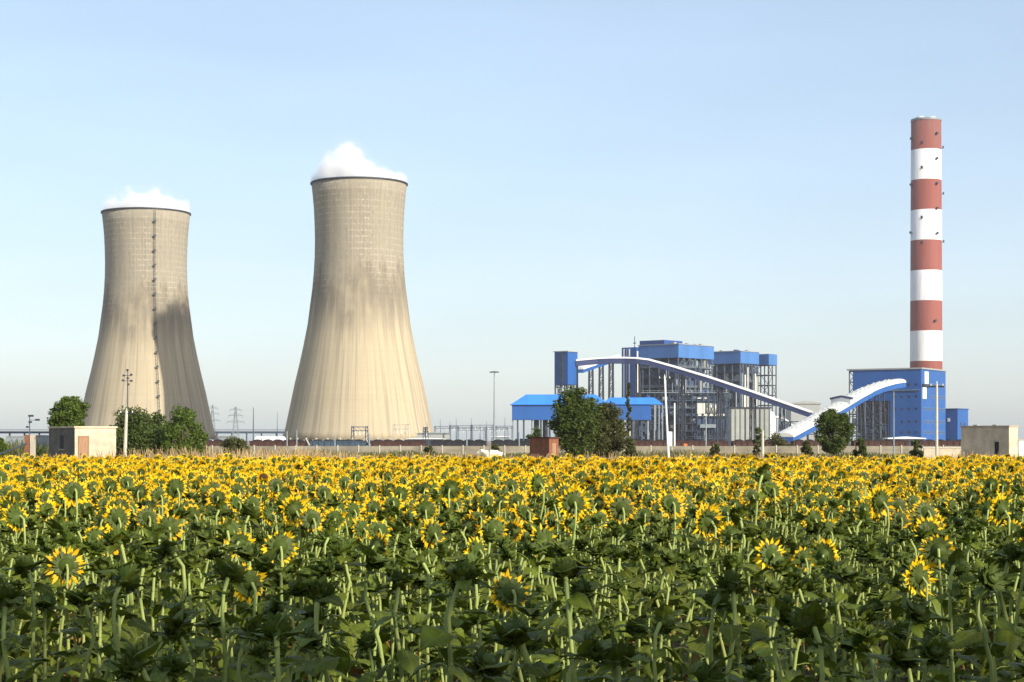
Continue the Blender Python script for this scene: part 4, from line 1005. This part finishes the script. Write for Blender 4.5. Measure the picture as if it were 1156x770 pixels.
blades('tall_dry_grass', 8000, (-20.5, -4.5), (82, 106), (0.85, 1.4), M['drygrass'], 34, 0.03, 'tall pale straw coloured grass at the field edge before the cooling towers')
blades('weeds', 30000, (-75, 75), (206, 223), (0.25, 0.75), M['grass'], 32, 0.05, 'scattered green weeds growing along the foot of the wall')
blades('undergrowth', 9000, (-75, -44), (165, 223), (0.5, 1.7), M['grass'], 33, 0.06, 'rough green scrub left of the plaster hut')

# ------------------------------------------------------------------ animals
def animal(loc, label, hide, head_down, rz, s=1.0, cat='cow'):
    t = thing('cow', loc, label, cat, rz=rz)
    V = [(0, 0, 1.05), (0.45, 0, 1.08), (-0.5, 0, 1.07), (0.72, 0, 1.15), (0.98, 0, 1.30 if not head_down else 0.95), (1.16, 0, 1.36 if not head_down else 0.70), (1.42, 0, 1.16 if not head_down else 0.42), (1.5, 0, 1.10 if not head_down else 0.33),
         (-0.68, 0, 1.05)]
    Rd = [0.36, 0.34, 0.33, 0.24, 0.17, 0.15, 0.10, 0.085, 0.2]
    E = [(0, 1), (0, 2), (1, 3), (3, 4), (4, 5), (5, 6), (6, 7), (2, 8)]
    def leg(root, x, y, rear):
        n = len(V)
        if rear: pts = [(x, y, 0.86), (x+0.08, y, 0.66), (x-0.10, y, 0.42), (x-0.04, y, 0.10), (x+0.02, y, 0.03)]; rr = [0.17, 0.11, 0.065, 0.05, 0.065]
        else: pts = [(x, y, 0.80), (x, y, 0.60), (x+0.02, y, 0.38), (x, y, 0.10), (x+0.03, y, 0.03)]; rr = [0.14, 0.09, 0.06, 0.05, 0.065]
        V.extend(pts); Rd.extend(rr); E.append((root, n)); E.extend((n+i, n+i+1) for i in range(4))
    leg(1, 0.48, 0.17, False); leg(1, 0.56, -0.17, False); leg(2, -0.55, 0.17, True); leg(2, -0.48, -0.17, True)
    me = bpy.data.meshes.new('body'); me.from_pydata([(x*s, y*s, z*s) for x, y, z in V], E, []); me.materials.append(hide)
    o = bpy.data.objects.new('body', me); link(o, t)
    sm = o.modifiers.new('skin', 'SKIN'); sk = me.skin_vertices[0].data
    for i, r_ in enumerate(Rd): sk[i].radius = (r_*s, r_*s)
    sk[0].use_root = True
    ss = o.modifiers.new('sub', 'SUBSURF'); ss.levels = ss.render_levels = 2
    hz = V[5]; m = MB()
    for sy_ in (-1, 1): MB().tube([(hz[0]*s, sy_*0.08*s, (hz[2]+0.12)*s), ((hz[0]+0.02)*s, sy_*0.2*s, (hz[2]+0.24)*s), ((hz[0]+0.06)*s, sy_*0.2*s, (hz[2]+0.36)*s)], [0.03*s, 0.022*s, 0.006*s], 6).build('horn', M['horn'], t)
    for sy_ in (-1, 1): MB().tube([((hz[0]-0.03)*s, sy_*0.12*s, (hz[2]+0.05)*s), ((hz[0]-0.06)*s, sy_*0.22*s, (hz[2]+0.03)*s), ((hz[0]-0.08)*s, sy_*0.32*s, (hz[2]-0.03)*s)], [0.03*s, 0.055*s, 0.012*s], 6).build('ear', hide, t)
    MB().tube([(-0.84*s, 0, 1.12*s), (-0.93*s, 0, 0.95*s), (-0.92*s, 0.02, 0.55*s), (-0.92*s, 0.02, 0.40*s)], [0.035*s, 0.025*s, 0.02*s, 0.04*s], 6).build('tail', hide, t)
    return t
Yk = 76; animal((gx(558, Yk), Yk, 0), 'white cow standing at the far field edge', M['hide_white'], False, R(176))
Yk = 68; animal((gx(603, Yk), Yk, 0), 'dark brown calf grazing before the rust brown shed', M['hide_brown'], True, R(185), 0.86, 'calf')

# ------------------------------------------------------------------ steam
def steam(tower, label, base, amp, x0, wdt, rad, seed):
    loc = tower.location + Vector((0, 0, 131.5))
    hgt = lambda x: base + amp*math.exp(-((x-x0)/wdt)**2)
    rings, seg = 14, 48; top = [(0, 0, hgt(0)*1.75)]; bot = [(0, 0, -1.0)]
    for i in range(1, rings+1):
        rr = rad*1.12*i/rings
        for j in range(seg):
            a = 2*math.pi*j/seg; x, y = rr*math.cos(a), rr*math.sin(a)
            zb = 3.6 if rr > 22.6 else -1.0
            top.append((x, y, max(zb+0.3, hgt(x)*1.75*math.sqrt(max(0, 1-(i/rings)**4)) + 0.5))); bot.append((x, y, zb))
    k = len(top); f = [(0, 1+j, 1+(j+1) % seg) for j in range(seg)]
    for i in range(rings-1):
        for j in range(seg): a, b_ = 1+i*seg+j, 1+i*seg+(j+1) % seg; f.append((a, a+seg, b_+seg, b_))
    e = 1+(rings-1)*seg
    me = bpy.data.meshes.new('steam_plume'); me.from_pydata(top+bot, [], f + [tuple(k+q for q in reversed(ff)) for ff in f] + [(e+j, k+e+j, k+e+(j+1) % seg, e+(j+1) % seg) for j in range(seg)]); me.update()
    mm = bpy.data.materials.new('steam'); mm.use_nodes = True; t = mm.node_tree; t.nodes.clear(); L = t.links.new
    out = t.nodes.new('ShaderNodeOutputMaterial'); pv = t.nodes.new('ShaderNodeVolumePrincipled'); L(pv.outputs[0], out.inputs[1])
    pv.inputs['Color'].default_value = (1, 1, 1, 1); pv.inputs['Anisotropy'].default_value = 0.0
    tc = t.nodes.new('ShaderNodeTexCoord'); sx = t.nodes.new('ShaderNodeSeparateXYZ'); L(tc.outputs['Object'], sx.inputs[0])
    nz = node(t, 'ShaderNodeTexNoise'); nz.inputs['Scale'].default_value = 0.10; nz.inputs['Detail'].default_value = 5; nz.inputs['Roughness'].default_value = 0.6
    mp = t.nodes.new('ShaderNodeMapping'); mp.inputs['Location'].default_value = (seed, 0, 0); L(tc.outputs['Object'], mp.inputs[0]); L(mp.outputs[0], nz.inputs['Vector'])
    q = math_n(t, 'MULTIPLY', math_n(t, 'SUBTRACT', sx.outputs[0], x0), 1/wdt); q2 = math_n(t, 'MULTIPLY', q, q)
    hx = math_n(t, 'ADD', math_n(t, 'MULTIPLY', math_n(t, 'POWER', math.e, math_n(t, 'MULTIPLY', q2, -1.0)), amp), base)
    vert = math_n(t, 'SUBTRACT', 1.0, math_n(t, 'DIVIDE', sx.outputs[2], hx))
    r2 = math_n(t, 'ADD', math_n(t, 'MULTIPLY', sx.outputs[0], sx.outputs[0]), math_n(t, 'MULTIPLY', sx.outputs[1], sx.outputs[1]))
    rad_ = math_n(t, 'MULTIPLY', math_n(t, 'SUBTRACT', 1.06, math_n(t, 'MULTIPLY', r2, 1/rad**2)), 4.0, True)
    body = math_n(t, 'ADD', math_n(t, 'MULTIPLY', vert, 0.9), math_n(t, 'MULTIPLY', math_n(t, 'SUBTRACT', nz.outputs['Fac'], 0.51), 2.8))
    d = math_n(t, 'MULTIPLY', math_n(t, 'MULTIPLY', math_n(t, 'MAXIMUM', body, 0.0), rad_), 0.42)
    halo = math_n(t, 'MULTIPLY', math_n(t, 'MULTIPLY', math_n(t, 'SUBTRACT', 1.6, math_n(t, 'DIVIDE', sx.outputs[2], hx), True), math_n(t, 'SUBTRACT', nz.outputs['Fac'], 0.40, True)), math_n(t, 'MULTIPLY', rad_, 0.09))
    L(math_n(t, 'ADD', d, halo), pv.inputs['Density'])
    me.materials.append(mm)
    o = bpy.data.objects.new('steam_plume', me); link(o); o.location = loc
    return tag(o, label, 'steam')
steam(tower2, 'thick white steam heaped over the mouth of the larger cooling tower', 7.0, 12.0, -5.5, 12.0, 24.4, 2)
steam(tower1, 'low white steam over the mouth of the left cooling tower', 8.5, 4.0, 3.0, 18.0, 24.4, 9)

# ------------------------------------------------------------------ haze
if HAZE > 0:
    mm = bpy.data.materials.new('haze_air'); mm.use_nodes = True; t = mm.node_tree; t.nodes.clear()
    out = t.nodes.new('ShaderNodeOutputMaterial'); pv = t.nodes.new('ShaderNodeVolumePrincipled'); t.links.new(pv.outputs[0], out.inputs[1])
    pv.inputs['Color'].default_value = (0.92, 0.93, 1.0, 1); pv.inputs['Density'].default_value = HAZE; pv.inputs['Anisotropy'].default_value = 0.0
    o = MB().b2(-2200, 2200, -80, 3400, -3.0, 300).build('haze', mm, kind='stuff'); tag(o, 'pale blue haze in the air over the whole plain', 'haze')

# ------------------------------------------------------------------ sunflowers
def uv_quadgrid(verts, nu, nv, uvs): pass
class SB:                                                      # small builder with uv, for plant meshes
    def __init__(s): s.v, s.f, s.m, s.uv = [], [], [], []
    def add(s, v, f, mi, uv=None, mtx=None):
        n = len(s.v)
        s.v.extend([tuple(mtx @ Vector(p)) for p in v] if mtx else [tuple(p) for p in v])
        s.uv.extend(uv if uv else [(0.3, 0.3)]*len(v))
        for q in f: s.f.append(tuple(n+i for i in q)); s.m.append(mi)
    def mesh(s, name, mats, smooth=True):
        me = bpy.data.meshes.new(name); me.from_pydata(s.v, [], s.f)
        for m in mats: me.materials.append(m)
        me.polygons.foreach_set('material_index', s.m); me.polygons.foreach_set('use_smooth', [smooth]*len(s.f))
        ul = me.uv_layers.new(name='UVMap'); li = np.empty(len(me.loops), dtype=np.int32); me.loops.foreach_get('vertex_index', li)
        ul.data.foreach_set('uv', np.asarray(s.uv, dtype=np.float32)[li].ravel()); me.update(); return me
PM = [M['stem'], M['leaf'], M['bract'], M['petal'], M['disc'], M['dryleaf']]
def leaf_geo(g, L, hi=True):
    """petiole + heart shaped drooping blade along +X"""
    pl = L*g.uniform(0.35, 0.6); up = g.uniform(0.25, 0.6)
    v, f, uv, mi = [], [], [], []
    P = [Vector((0, 0, 0)), Vector((pl*0.5, 0, pl*up*0.8)), Vector((pl, 0, pl*up))]
    for i, p in enumerate(P):
        for j in range(3):
            a = 2*math.pi*j/3; r_ = L*0.016; v.append(p + Vector((0, math.cos(a)*r_, math.sin(a)*r_))); uv.append((0, 0.01))
    for i in range(2):
        for j in range(3): f.append((i*3+j, i*3+(j+1) % 3, i*3+3+(j+1) % 3, i*3+3+j)); mi.append(0)
    prof = ((-0.16, 0.02, 0.26), (0.0, 0.0, 0.40), (0.16, 0, 0.45), (0.33, 0, 0.42), (0.52, 0, 0.33), (0.70, 0, 0.215), (0.86, 0, 0.10), (1.0, 0, 0.004)) if hi else ((-0.14, 0.02, 0.32), (0.12, 0, 0.5), (0.40, 0, 0.44), (0.70, 0, 0.24), (1.0, 0, 0.005))
    cols = (-1, -0.7, -0.35, 0, 0.35, 0.7, 1) if hi else (-1, 0, 1)
    drp = g.uniform(0.35, 1.0); fold = g.uniform(0.05, 0.4); wav = g.uniform(0.02, 0.06); ph = g.uniform(0, 6); asym = g.uniform(-0.07, 0.07); tw = g.uniform(-0.5, 0.5); curl = g.uniform(-0.1, 0.45)
    n0 = len(v); ang0 = up*0.4
    for i, (t_, _, hw_) in enumerate(prof):
        for c in cols:
            x = t_; 
            if t_ < 0 and c == 0: x = 0.0                       # notch of the heart
            hwj = hw_*(1+g.uniform(-0.13, 0.08)*(abs(c) == 1))
            y = c*hwj + asym*x
            z = fold*abs(y) - drp*max(0, x)**1.6*0.55 + ang0*x*0.5 + wav*math.sin(9*x+ph+4*c) + tw*y*x - curl*abs(y)*(abs(c) > 0.6)*abs(c)**3
            v.append(Vector((pl + x*L, y*L, pl*up + z*L))); uv.append((x, c*hw_*1.0))
    K = len(cols)
    for i in range(len(prof)-1):
        for j in range(K-1): f.append((n0+i*K+j, n0+i*K+j+1, n0+(i+1)*K+j+1, n0+(i+1)*K+j)); mi.append(1)
    return v, f, uv, mi
def tube_geo(pts, rad, n=6):
    m = MB(); m.tube(pts, rad, n, cap=False); return m.v, m.f
def head_geo(g, bloom, Rd=0.075, far=False, hero=False):
    out = {}
    m = MB(); m.lathe([(0.012, -0.062), (Rd*0.45, -0.050), (Rd*0.82, -0.026), (Rd, -0.004), (Rd*1.02, 0.006)], 14); out['back'] = (m.v, m.f)
    m = MB(); m.lathe([(Rd*1.02, 0.006), (Rd*0.9, 0.014), (Rd*0.6, 0.022), (0.002, 0.017)], 14); out['disc'] = (m.v, m.f)
    v, f = [], []
    nb = 15 if bloom else 17
    for ring in range(2):
        for k in range(nb):
            a = 2*math.pi*(k+0.5*ring)/nb + g.uniform(-0.1, 0.1); ln = g.uniform(0.045, 0.075)*(Rd/0.075)*(1.0 if bloom else 2.4); wd = g.uniform(0.012, 0.018)
            r0 = Rd*(0.80 if ring else 0.93); z0 = -0.028 if ring else -0.010
            bend = g.uniform(-0.5, 0.35) if bloom else g.uniform(0.2, 1.2)
            er, et = Vector((math.cos(a), math.sin(a), 0)), Vector((-math.sin(a), math.cos(a), 0)); n = len(v); z = Vector((0, 0, 1))
            c0 = er*r0 + z*z0; c1 = er*(r0+ln*0.5) + z*(z0+bend*ln*0.25); c2 = er*(r0+ln*(0.95-0.25*abs(bend))) + z*(z0+bend*ln*0.75)
            v += [c0-et*wd, c0+et*wd, c1-et*wd*0.85, c1+et*wd*0.85, c2]; f += [(n, n+1, n+3, n+2), (n+2, n+3, n+4)]
    out['bracts'] = (v, f)
    if bloom:
        v, f = [], []
        miss = g.choice([0.04, 0.08, 0.15, 0.3]); full = g.uniform(0.85, 1.12);
        if hero: miss, full = 0.03, 1.18
        curl = g.uniform(-0.25, 0.35) if not far else g.uniform(-0.7, 0.2)
        for ring in range(2):
            npet = 17
            for k in range(npet):
                if g.random() < miss: continue
                a = 2*math.pi*(k+0.5*ring)/npet + g.uniform(-0.08, 0.08); ln = g.uniform(0.048, 0.090)*full*(1.2 if far else 1.0); wd = g.uniform(0.0105, 0.0145)
                r0 = Rd*0.97; z0 = 0.0 if ring else 0.006; er, et = Vector((math.cos(a), math.sin(a), 0)), Vector((-math.sin(a), math.cos(a), 0)); z = Vector((0, 0, 1))
                lift = curl + g.uniform(-0.55, 0.55); tw = g.uniform(-0.5, 0.5); n = len(v)
                for s_, wf in ((0, 0.55), (0.35, 1.0), (0.7, 0.85), (1.0, 0.06)):
                    c = er*(r0+ln*s_*(1-0.12*lift*lift*s_)) + z*(z0 + ln*lift*s_*s_ - 0.15*ln*s_*s_)
                    e = et + z*tw*s_
                    v += [c - e*wd*wf, c + z*(-0.25*wd*wf), c + e*wd*wf]
                for q in range(3):
                    b_ = n+q*3; f += [(b_, b_+1, b_+4, b_+3), (b_+1, b_+2, b_+5, b_+4)]
        out['petals'] = (v, f)
    return out
def head_mtx(tilt, roll, h): return Matrix.Translation((0, 0, h)) @ Matrix.Rotation(roll, 4, 'Y') @ Matrix.Rotation(R(-(90+tilt)), 4, 'X')
def plant_spec(seed, bloom, hi=True, nleaf=None, far=False, hero=False):
    g = random.Random(seed); h = 1.46 if bloom else 1.36
    tilt = (g.choice([-14, 0, 10, 20, 34, 48]) if far else g.choice([-6, 4, 10, 18, 28])) + g.uniform(-5, 5) if bloom else g.uniform(-55, 0)
    sp = {'h': h, 'bloom': bloom}
    hm = head_mtx(tilt, g.uniform(-0.15, 0.15), h); sp['hm'] = hm
    back = hm @ Vector((0, 0, -0.055)); bdir = (hm.to_3x3() @ Vector((0, 0, -1))).normalized()
    ly = g.uniform(-0.05, 0.05); lx = g.uniform(-0.06, 0.06)
    q1 = back + bdir*0.05 + Vector((0, 0, -0.05)); q2 = Vector((q1.x*0.9, back.y - 0.055, h-0.20))
    pts = [Vector((lx, ly, 0)), Vector((lx*0.7, ly*0.6-0.02, h*0.35)), Vector((lx*0.3, -0.04, h*0.68)), q2, q1, back]
    sp['stem'] = tube_geo(pts, [0.0135, 0.013, 0.0115, 0.0098, 0.0095, 0.012], 7 if hi else 5)
    Rd = (g.uniform(0.050, 0.062) if far else g.uniform(0.060, 0.076)) if bloom else g.uniform(0.024, 0.034)
    if hero: Rd = g.uniform(0.066, 0.074)
    sp['head'] = head_geo(g, bloom, Rd, far, hero)
    L = []; nl = nleaf or 15; az = g.uniform(0, 6.28)
    for k in range(nl):
        fr = k/(nl-1); z = 0.22 + fr*(h-0.22-0.16 if bloom else h-0.27); sz = (0.092 + 0.10*math.sin(math.pi*min(1, 0.28+0.62*fr)))*g.uniform(0.85, 1.15)
        if fr > 0.82: sz *= 0.72
        if 0.45 < fr < 0.8 and g.random() < 0.35: az += 2.4; continue      # bare lengths of stem
        az += 2.4 + g.uniform(-0.35, 0.35)
        tt = z/h; px = lx*(1-tt)*0.8; py_ = -0.04*min(1, tt*1.4)
        tiltl = g.uniform(-0.85, 0.15) + (0.25 if fr > 0.8 else 0) + (-0.25 if fr < 0.3 else 0)
        mt = Matrix.Translation((px, py_, z)) @ Matrix.Rotation(az, 4, 'Z') @ Matrix.Rotation(-tiltl, 4, 'Y') @ Matrix.Rotation(g.uniform(-0.35, 0.35), 4, 'X')
        L.append((leaf_geo(g, sz, hi), mt, fr < 0.22 and g.random() < 0.35))
    if not bloom:                                              # young leaves crowding round the closed head
        for k in range(7):
            az += 2.4; mt = Matrix.Translation((0, -0.02, h-0.10+0.012*k)) @ Matrix.Rotation(az, 4, 'Z') @ Matrix.Rotation(-g.uniform(0.2, 1.15), 4, 'Y')
            L.append((leaf_geo(g, g.uniform(0.06, 0.12), hi), mt, False))
    sp['leaves'] = L
    return sp
def add_leaf(sb, lf, mt, dry):
    v, f, uv, mi = lf
    a = [q for q, k in zip(f, mi) if k == 0]; b_ = [q for q, k in zip(f, mi) if k == 1]
    n = len(sb.v); sb.v.extend([tuple(mt @ p) for p in v]); sb.uv.extend(uv)
    for q, k in zip(f, mi): sb.f.append(tuple(n+i for i in q)); sb.m.append(0 if k == 0 else (5 if dry else 1))
def merged_mesh(sp, name):
    sb = SB(); sb.add(*sp['stem'], 0)
    for lf, mt, dry in sp['leaves']: add_leaf(sb, lf, mt, dry)
    hd = sp['head']; hm = sp['hm']
    sb.add(*hd['back'], 2, mtx=hm); sb.add(*hd['bracts'], 2, mtx=hm); sb.add(*hd['disc'], 4 if sp['bloom'] else 2, mtx=hm)
    if 'petals' in hd: sb.add(*hd['petals'], 3, mtx=hm)
    return sb.mesh(name, PM)
def split_meshes(sp):
    d = {}
    sb = SB(); sb.add(*sp['stem'], 0); d['stem'] = sb.mesh('stem', PM)
    d['leaf'] = []
    for lf, mt, dry in sp['leaves']:
        sb = SB(); add_leaf(sb, lf, Matrix.Identity(4), dry); d['leaf'].append((sb.mesh('leaf', PM), mt))
    sb = SB()
    for lf, mt, dry in sp['leaves']: add_leaf(sb, lf, mt, dry)
    d['foliage'] = sb.mesh('foliage', PM)
    hd = sp['head']; hm = sp['hm']; d['hm'] = hm
    sb = SB(); sb.add(*hd['back'], 2); sb.add(*hd['bracts'], 2); d['head'] = sb.mesh('flower_head', PM)
    sb = SB(); sb.add(*hd['disc'], 4 if sp['bloom'] else 2); d['disc'] = sb.mesh('seed_disc', PM)
    if 'petals' in hd: sb = SB(); sb.add(*hd['petals'], 3); d['petals'] = sb.mesh('petals', PM)
    return d
NB, NU, NF = 18, 10, 16
specs = [plant_spec(100+i, True) for i in range(NB)] + [plant_spec(300+i, False) for i in range(NU)] + [plant_spec(500+i, True, False, 11, True) for i in range(NF)] + [plant_spec(700+i, True, hero=True) for i in range(8)]
splits = {i: split_meshes(s_) for i, s_ in enumerate(specs) if not NB+NU <= i < NB+NU+NF}
def place_plant(idx, loc, rz, s, detail, label, group):
    d = splits[idx]; t = thing('sunflower', loc, label, 'sunflower', rz=rz, group=group, raw=True); t.scale = (s, s, s); t.rotation_euler = (g.gauss(0, 0.055), g.gauss(0, 0.055), rz)
    def ob(name, me, par, mt=None):
        o = bpy.data.objects.new(name, me); link(o, par)
        if mt is not None: o.matrix_basis = mt
        return o
    ob('stem', d['stem'], t)
    if detail:
        for me, mt in d['leaf']: ob('leaf', me, t, mt)
    else: ob('foliage', d['foliage'], t)
    hdo = ob('flower_head', d['head'], t, d['hm'])
    ob('seed_disc', d['disc'], hdo)
    if 'petals' in d: ob('petals', d['petals'], hdo)
    return t

g = random.Random(77)
# flowers one can pick out in the photograph: picture position of the head centre, distance
HERO = [
 (1029, 651, 6.2, True, 'sunflower head ringed with orange petals standing low and alone at the right'),
 (869, 627, 7.2, True, 'bright open sunflower halfway down the field below the foot of the wide white conveyor'),
 (330, 576, 8.6, True, 'open sunflower ringed in yellow below the left edge of the larger cooling tower'),
 (190, 551, 10.2, True, 'open yellow sunflower below the light green shrub at the left tower'),
 (86, 556, 9.6, True, 'open sunflower below the door of the left plaster hut'),
 (787, 588, 7.6, True, 'orange rimmed sunflower below the ribbed grey building'),
 (757, 571, 9.0, True, 'yellow sunflower seen from behind below the tall leaning pole'),
 (601, 545, 11.0, True, 'broad sunflower back below the rust brown shed'),
 (636, 567, 8.8, True, 'yellow rimmed sunflower below the big dark tree'),
 (62, 640, 6.3, True, 'orange low sunflower at the left edge in front of the shade'),
 (996, 566, 8.6, True, 'wide sunflower with ragged orange petals below the tall blue building'),
 (1122, 575, 8.4, True, 'ragged orange sunflower below the right plaster hut'),
 (835, 534, 9.6, False, 'tall unopened sunflower on a long pale stem rising above the yellow field at right'),
 (516, 553, 10.4, True, 'open sunflower back below the switchyard'),
 (875, 552, 10.2, True, 'round yellow sunflower back below the bush at the climbing conveyor'),
 (497, 645, 4.6, False, 'dark leafy unopened sunflower on a straight stem at the front centre'),
 (657, 640, 4.7, False, 'dark leafy unopened sunflower at the front below the big dark tree'),
 (140, 655, 4.6, False, 'dark leafy unopened sunflower at the front left'),
 (410, 660, 4.2, False, 'shaded unopened sunflower with leaning stem left of the front centre'),
 (795, 655, 4.5, False, 'shaded unopened sunflower at the front below the mill bay'),
 (925, 705, 3.7, False, 'shaded unopened sunflower lowest at the front right'),
 (325, 708, 3.7, False, 'shaded unopened sunflower with bent stem lowest at the front left'),
 (1070, 640, 5.4, False, 'pale long stemmed unopened sunflower right of the lone low flower head'),
 (10, 670, 4.3, False, 'shaded unopened sunflower cut by the left edge of the picture'),
]
cand = []
SP = 0.46
yy = 5.2; row = 0
while yy < 71.0:
    hw_ = 0.289*yy + 4.0
    xx = -hw_ + (row % 2)*SP/2
    while xx < hw_:
        x = xx + g.uniform(-0.17, 0.17); y = yy + g.uniform(-0.17, 0.17)
        if g.random() > 0.06: cand.append((x, y))
        xx += SP
    yy += SP*0.98; row += 1
heroes = []
for (px, py, Y, bl, lb) in HERO:
    hz = gz(py, Y); x = gx(px, Y); heroes.append((x, Y*K, hz, bl, lb))
def near_line(x, y, hx, hy):                                   # leave a pocket round each picked flower and thin what hides it
    if (x-hx)**2 + (y-hy)**2 < 0.30**2: return True
    if y < hy and y > hy-2.0:
        return abs(x - hx*y/hy) < 0.22
    return False
plants = []
for (x, y) in cand:
    if any(near_line(x, y, h[0], h[1]) for h in heroes): continue
    d = y/K
    pb_ = 0.0 if d < 5 else 0.05 if d < 6 else (0.11 if d < 8 else (0.26 if d < 10.5 else (0.48 if d < 13 else (0.76 if d < 16 else 0.95))))
    bl = g.random() < pb_
    hh = g.gauss(1.43, 0.075) if bl else g.gauss(1.36, 0.09)
    if d < 6: hh = min(g.gauss(1.36, 0.12), 1.2 + 0.1*d)
    hh = min(1.66, max(1.05, hh))
    rz = R(g.gauss(22, 24 if d < 12 else 38)) if bl else R(g.uniform(0, 360))
    if bl and d > 15 and g.random() < 0.03: rz = R(g.uniform(0, 360))
    idx = g.randrange(NB) if bl else NB + g.randrange(NU)
    if bl and d > 12 and g.random() < min(1, (d-12)/8): idx = NB + NU + g.randrange(NF)
    plants.append((x, y, hh, rz, idx, bl))
inview = [p for p in plants if abs(p[0]) < 0.289*p[1] + 0.10]
inview.sort(key=lambda p: p[1])
NIND = 300 - len(heroes)
ind = inview[:NIND]; inds = set(id(p) for p in ind); rest = [p for p in plants if id(p) not in inds]
for i, (x, y, hz, bl, lb) in enumerate(heroes):
    idx = NB + NU + NF + i % 8 if bl else NB + i % NU
    s_ = hz/specs[idx]['h']; rz = R(g.gauss(20, 12)) if bl else R(g.uniform(-40, 40))
    if i == 0: rz = R(32)
    place_plant(idx, (x, y, 0.004), rz, s_, True, lb, 'sunflowers of the near rows')
for i, (x, y, hh, rz, idx, bl) in enumerate(ind):
    s_ = hh/specs[idx]['h']; px = CX + x/y*F*K
    zone = 'in the shaded rows' if y < 10.0 else ('in half shaded rows' if y < 13.2 else 'in sunlit rows')
    siz = 'tall' if hh > 1.5 else ('short' if hh < 1.3 else 'middling')
    lb = f"{siz} {'yellow' if bl else 'unopened'} sunflower {zone} below {landmark(px)}"
    place_plant(idx, (x, y, 0.004), rz, s_, i < 90, lb, 'sunflowers of the near rows')
print('sunflowers', len(ind)+len(heroes), 'mass', len(rest))

# the rest of the field: one object, instances of whole plants
pc = bpy.data.collections.new('field_plants')                   # not linked to the scene
for i, s_ in enumerate(specs):
    o = bpy.data.objects.new('p%02d' % i, merged_mesh(s_, 'plant%02d' % i)); pc.objects.link(o)
me = bpy.data.meshes.new('sunflower_field'); me.from_pydata([(p[0], p[1], 0.004) for p in rest], [], [])
a = me.attributes.new('rot', 'FLOAT_VECTOR', 'POINT'); a.data.foreach_set('vector', np.array([(g.gauss(0, 0.06), g.gauss(0, 0.06), p[3]) for p in rest], dtype=np.float32).ravel())
a = me.attributes.new('scl', 'FLOAT', 'POINT'); a.data.foreach_set('value', np.array([p[2]/specs[p[4]]['h'] for p in rest], dtype=np.float32))
a = me.attributes.new('idx', 'INT', 'POINT'); a.data.foreach_set('value', np.array([p[4] for p in rest], dtype=np.int32))
fo = bpy.data.objects.new('sunflower_field', me); link(fo); tag(fo, 'mass of yellow sunflowers filling the field up to its far edge', 'sunflower field', kind='stuff')
ng = bpy.data.node_groups.new('field', 'GeometryNodeTree')
ng.interface.new_socket('Geometry', in_out='INPUT', socket_type='NodeSocketGeometry'); ng.interface.new_socket('Geometry', in_out='OUTPUT', socket_type='NodeSocketGeometry')
gi = ng.nodes.new('NodeGroupInput'); go = ng.nodes.new('NodeGroupOutput'); ip = ng.nodes.new('GeometryNodeInstanceOnPoints')
ci = ng.nodes.new('GeometryNodeCollectionInfo'); ci.inputs['Collection'].default_value = pc; ci.inputs['Separate Children'].default_value = True; ci.inputs['Reset Children'].default_value = True
def na(nm, ty): n = ng.nodes.new('GeometryNodeInputNamedAttribute'); n.data_type = ty; n.inputs[0].default_value = nm; return n.outputs[0]
er = ng.nodes.new('FunctionNodeEulerToRotation'); L = ng.links.new
L(na('rot', 'FLOAT_VECTOR'), er.inputs[0]); L(er.outputs[0], ip.inputs['Rotation'])
L(na('scl', 'FLOAT'), ip.inputs['Scale']); L(na('idx', 'INT'), ip.inputs['Instance Index']); ip.inputs['Pick Instance'].default_value = True
L(gi.outputs[0], ip.inputs['Points']); L(ci.outputs[0], ip.inputs['Instance']); L(ip.outputs[0], go.inputs[0])
md = fo.modifiers.new('field', 'NODES'); md.node_group = ng
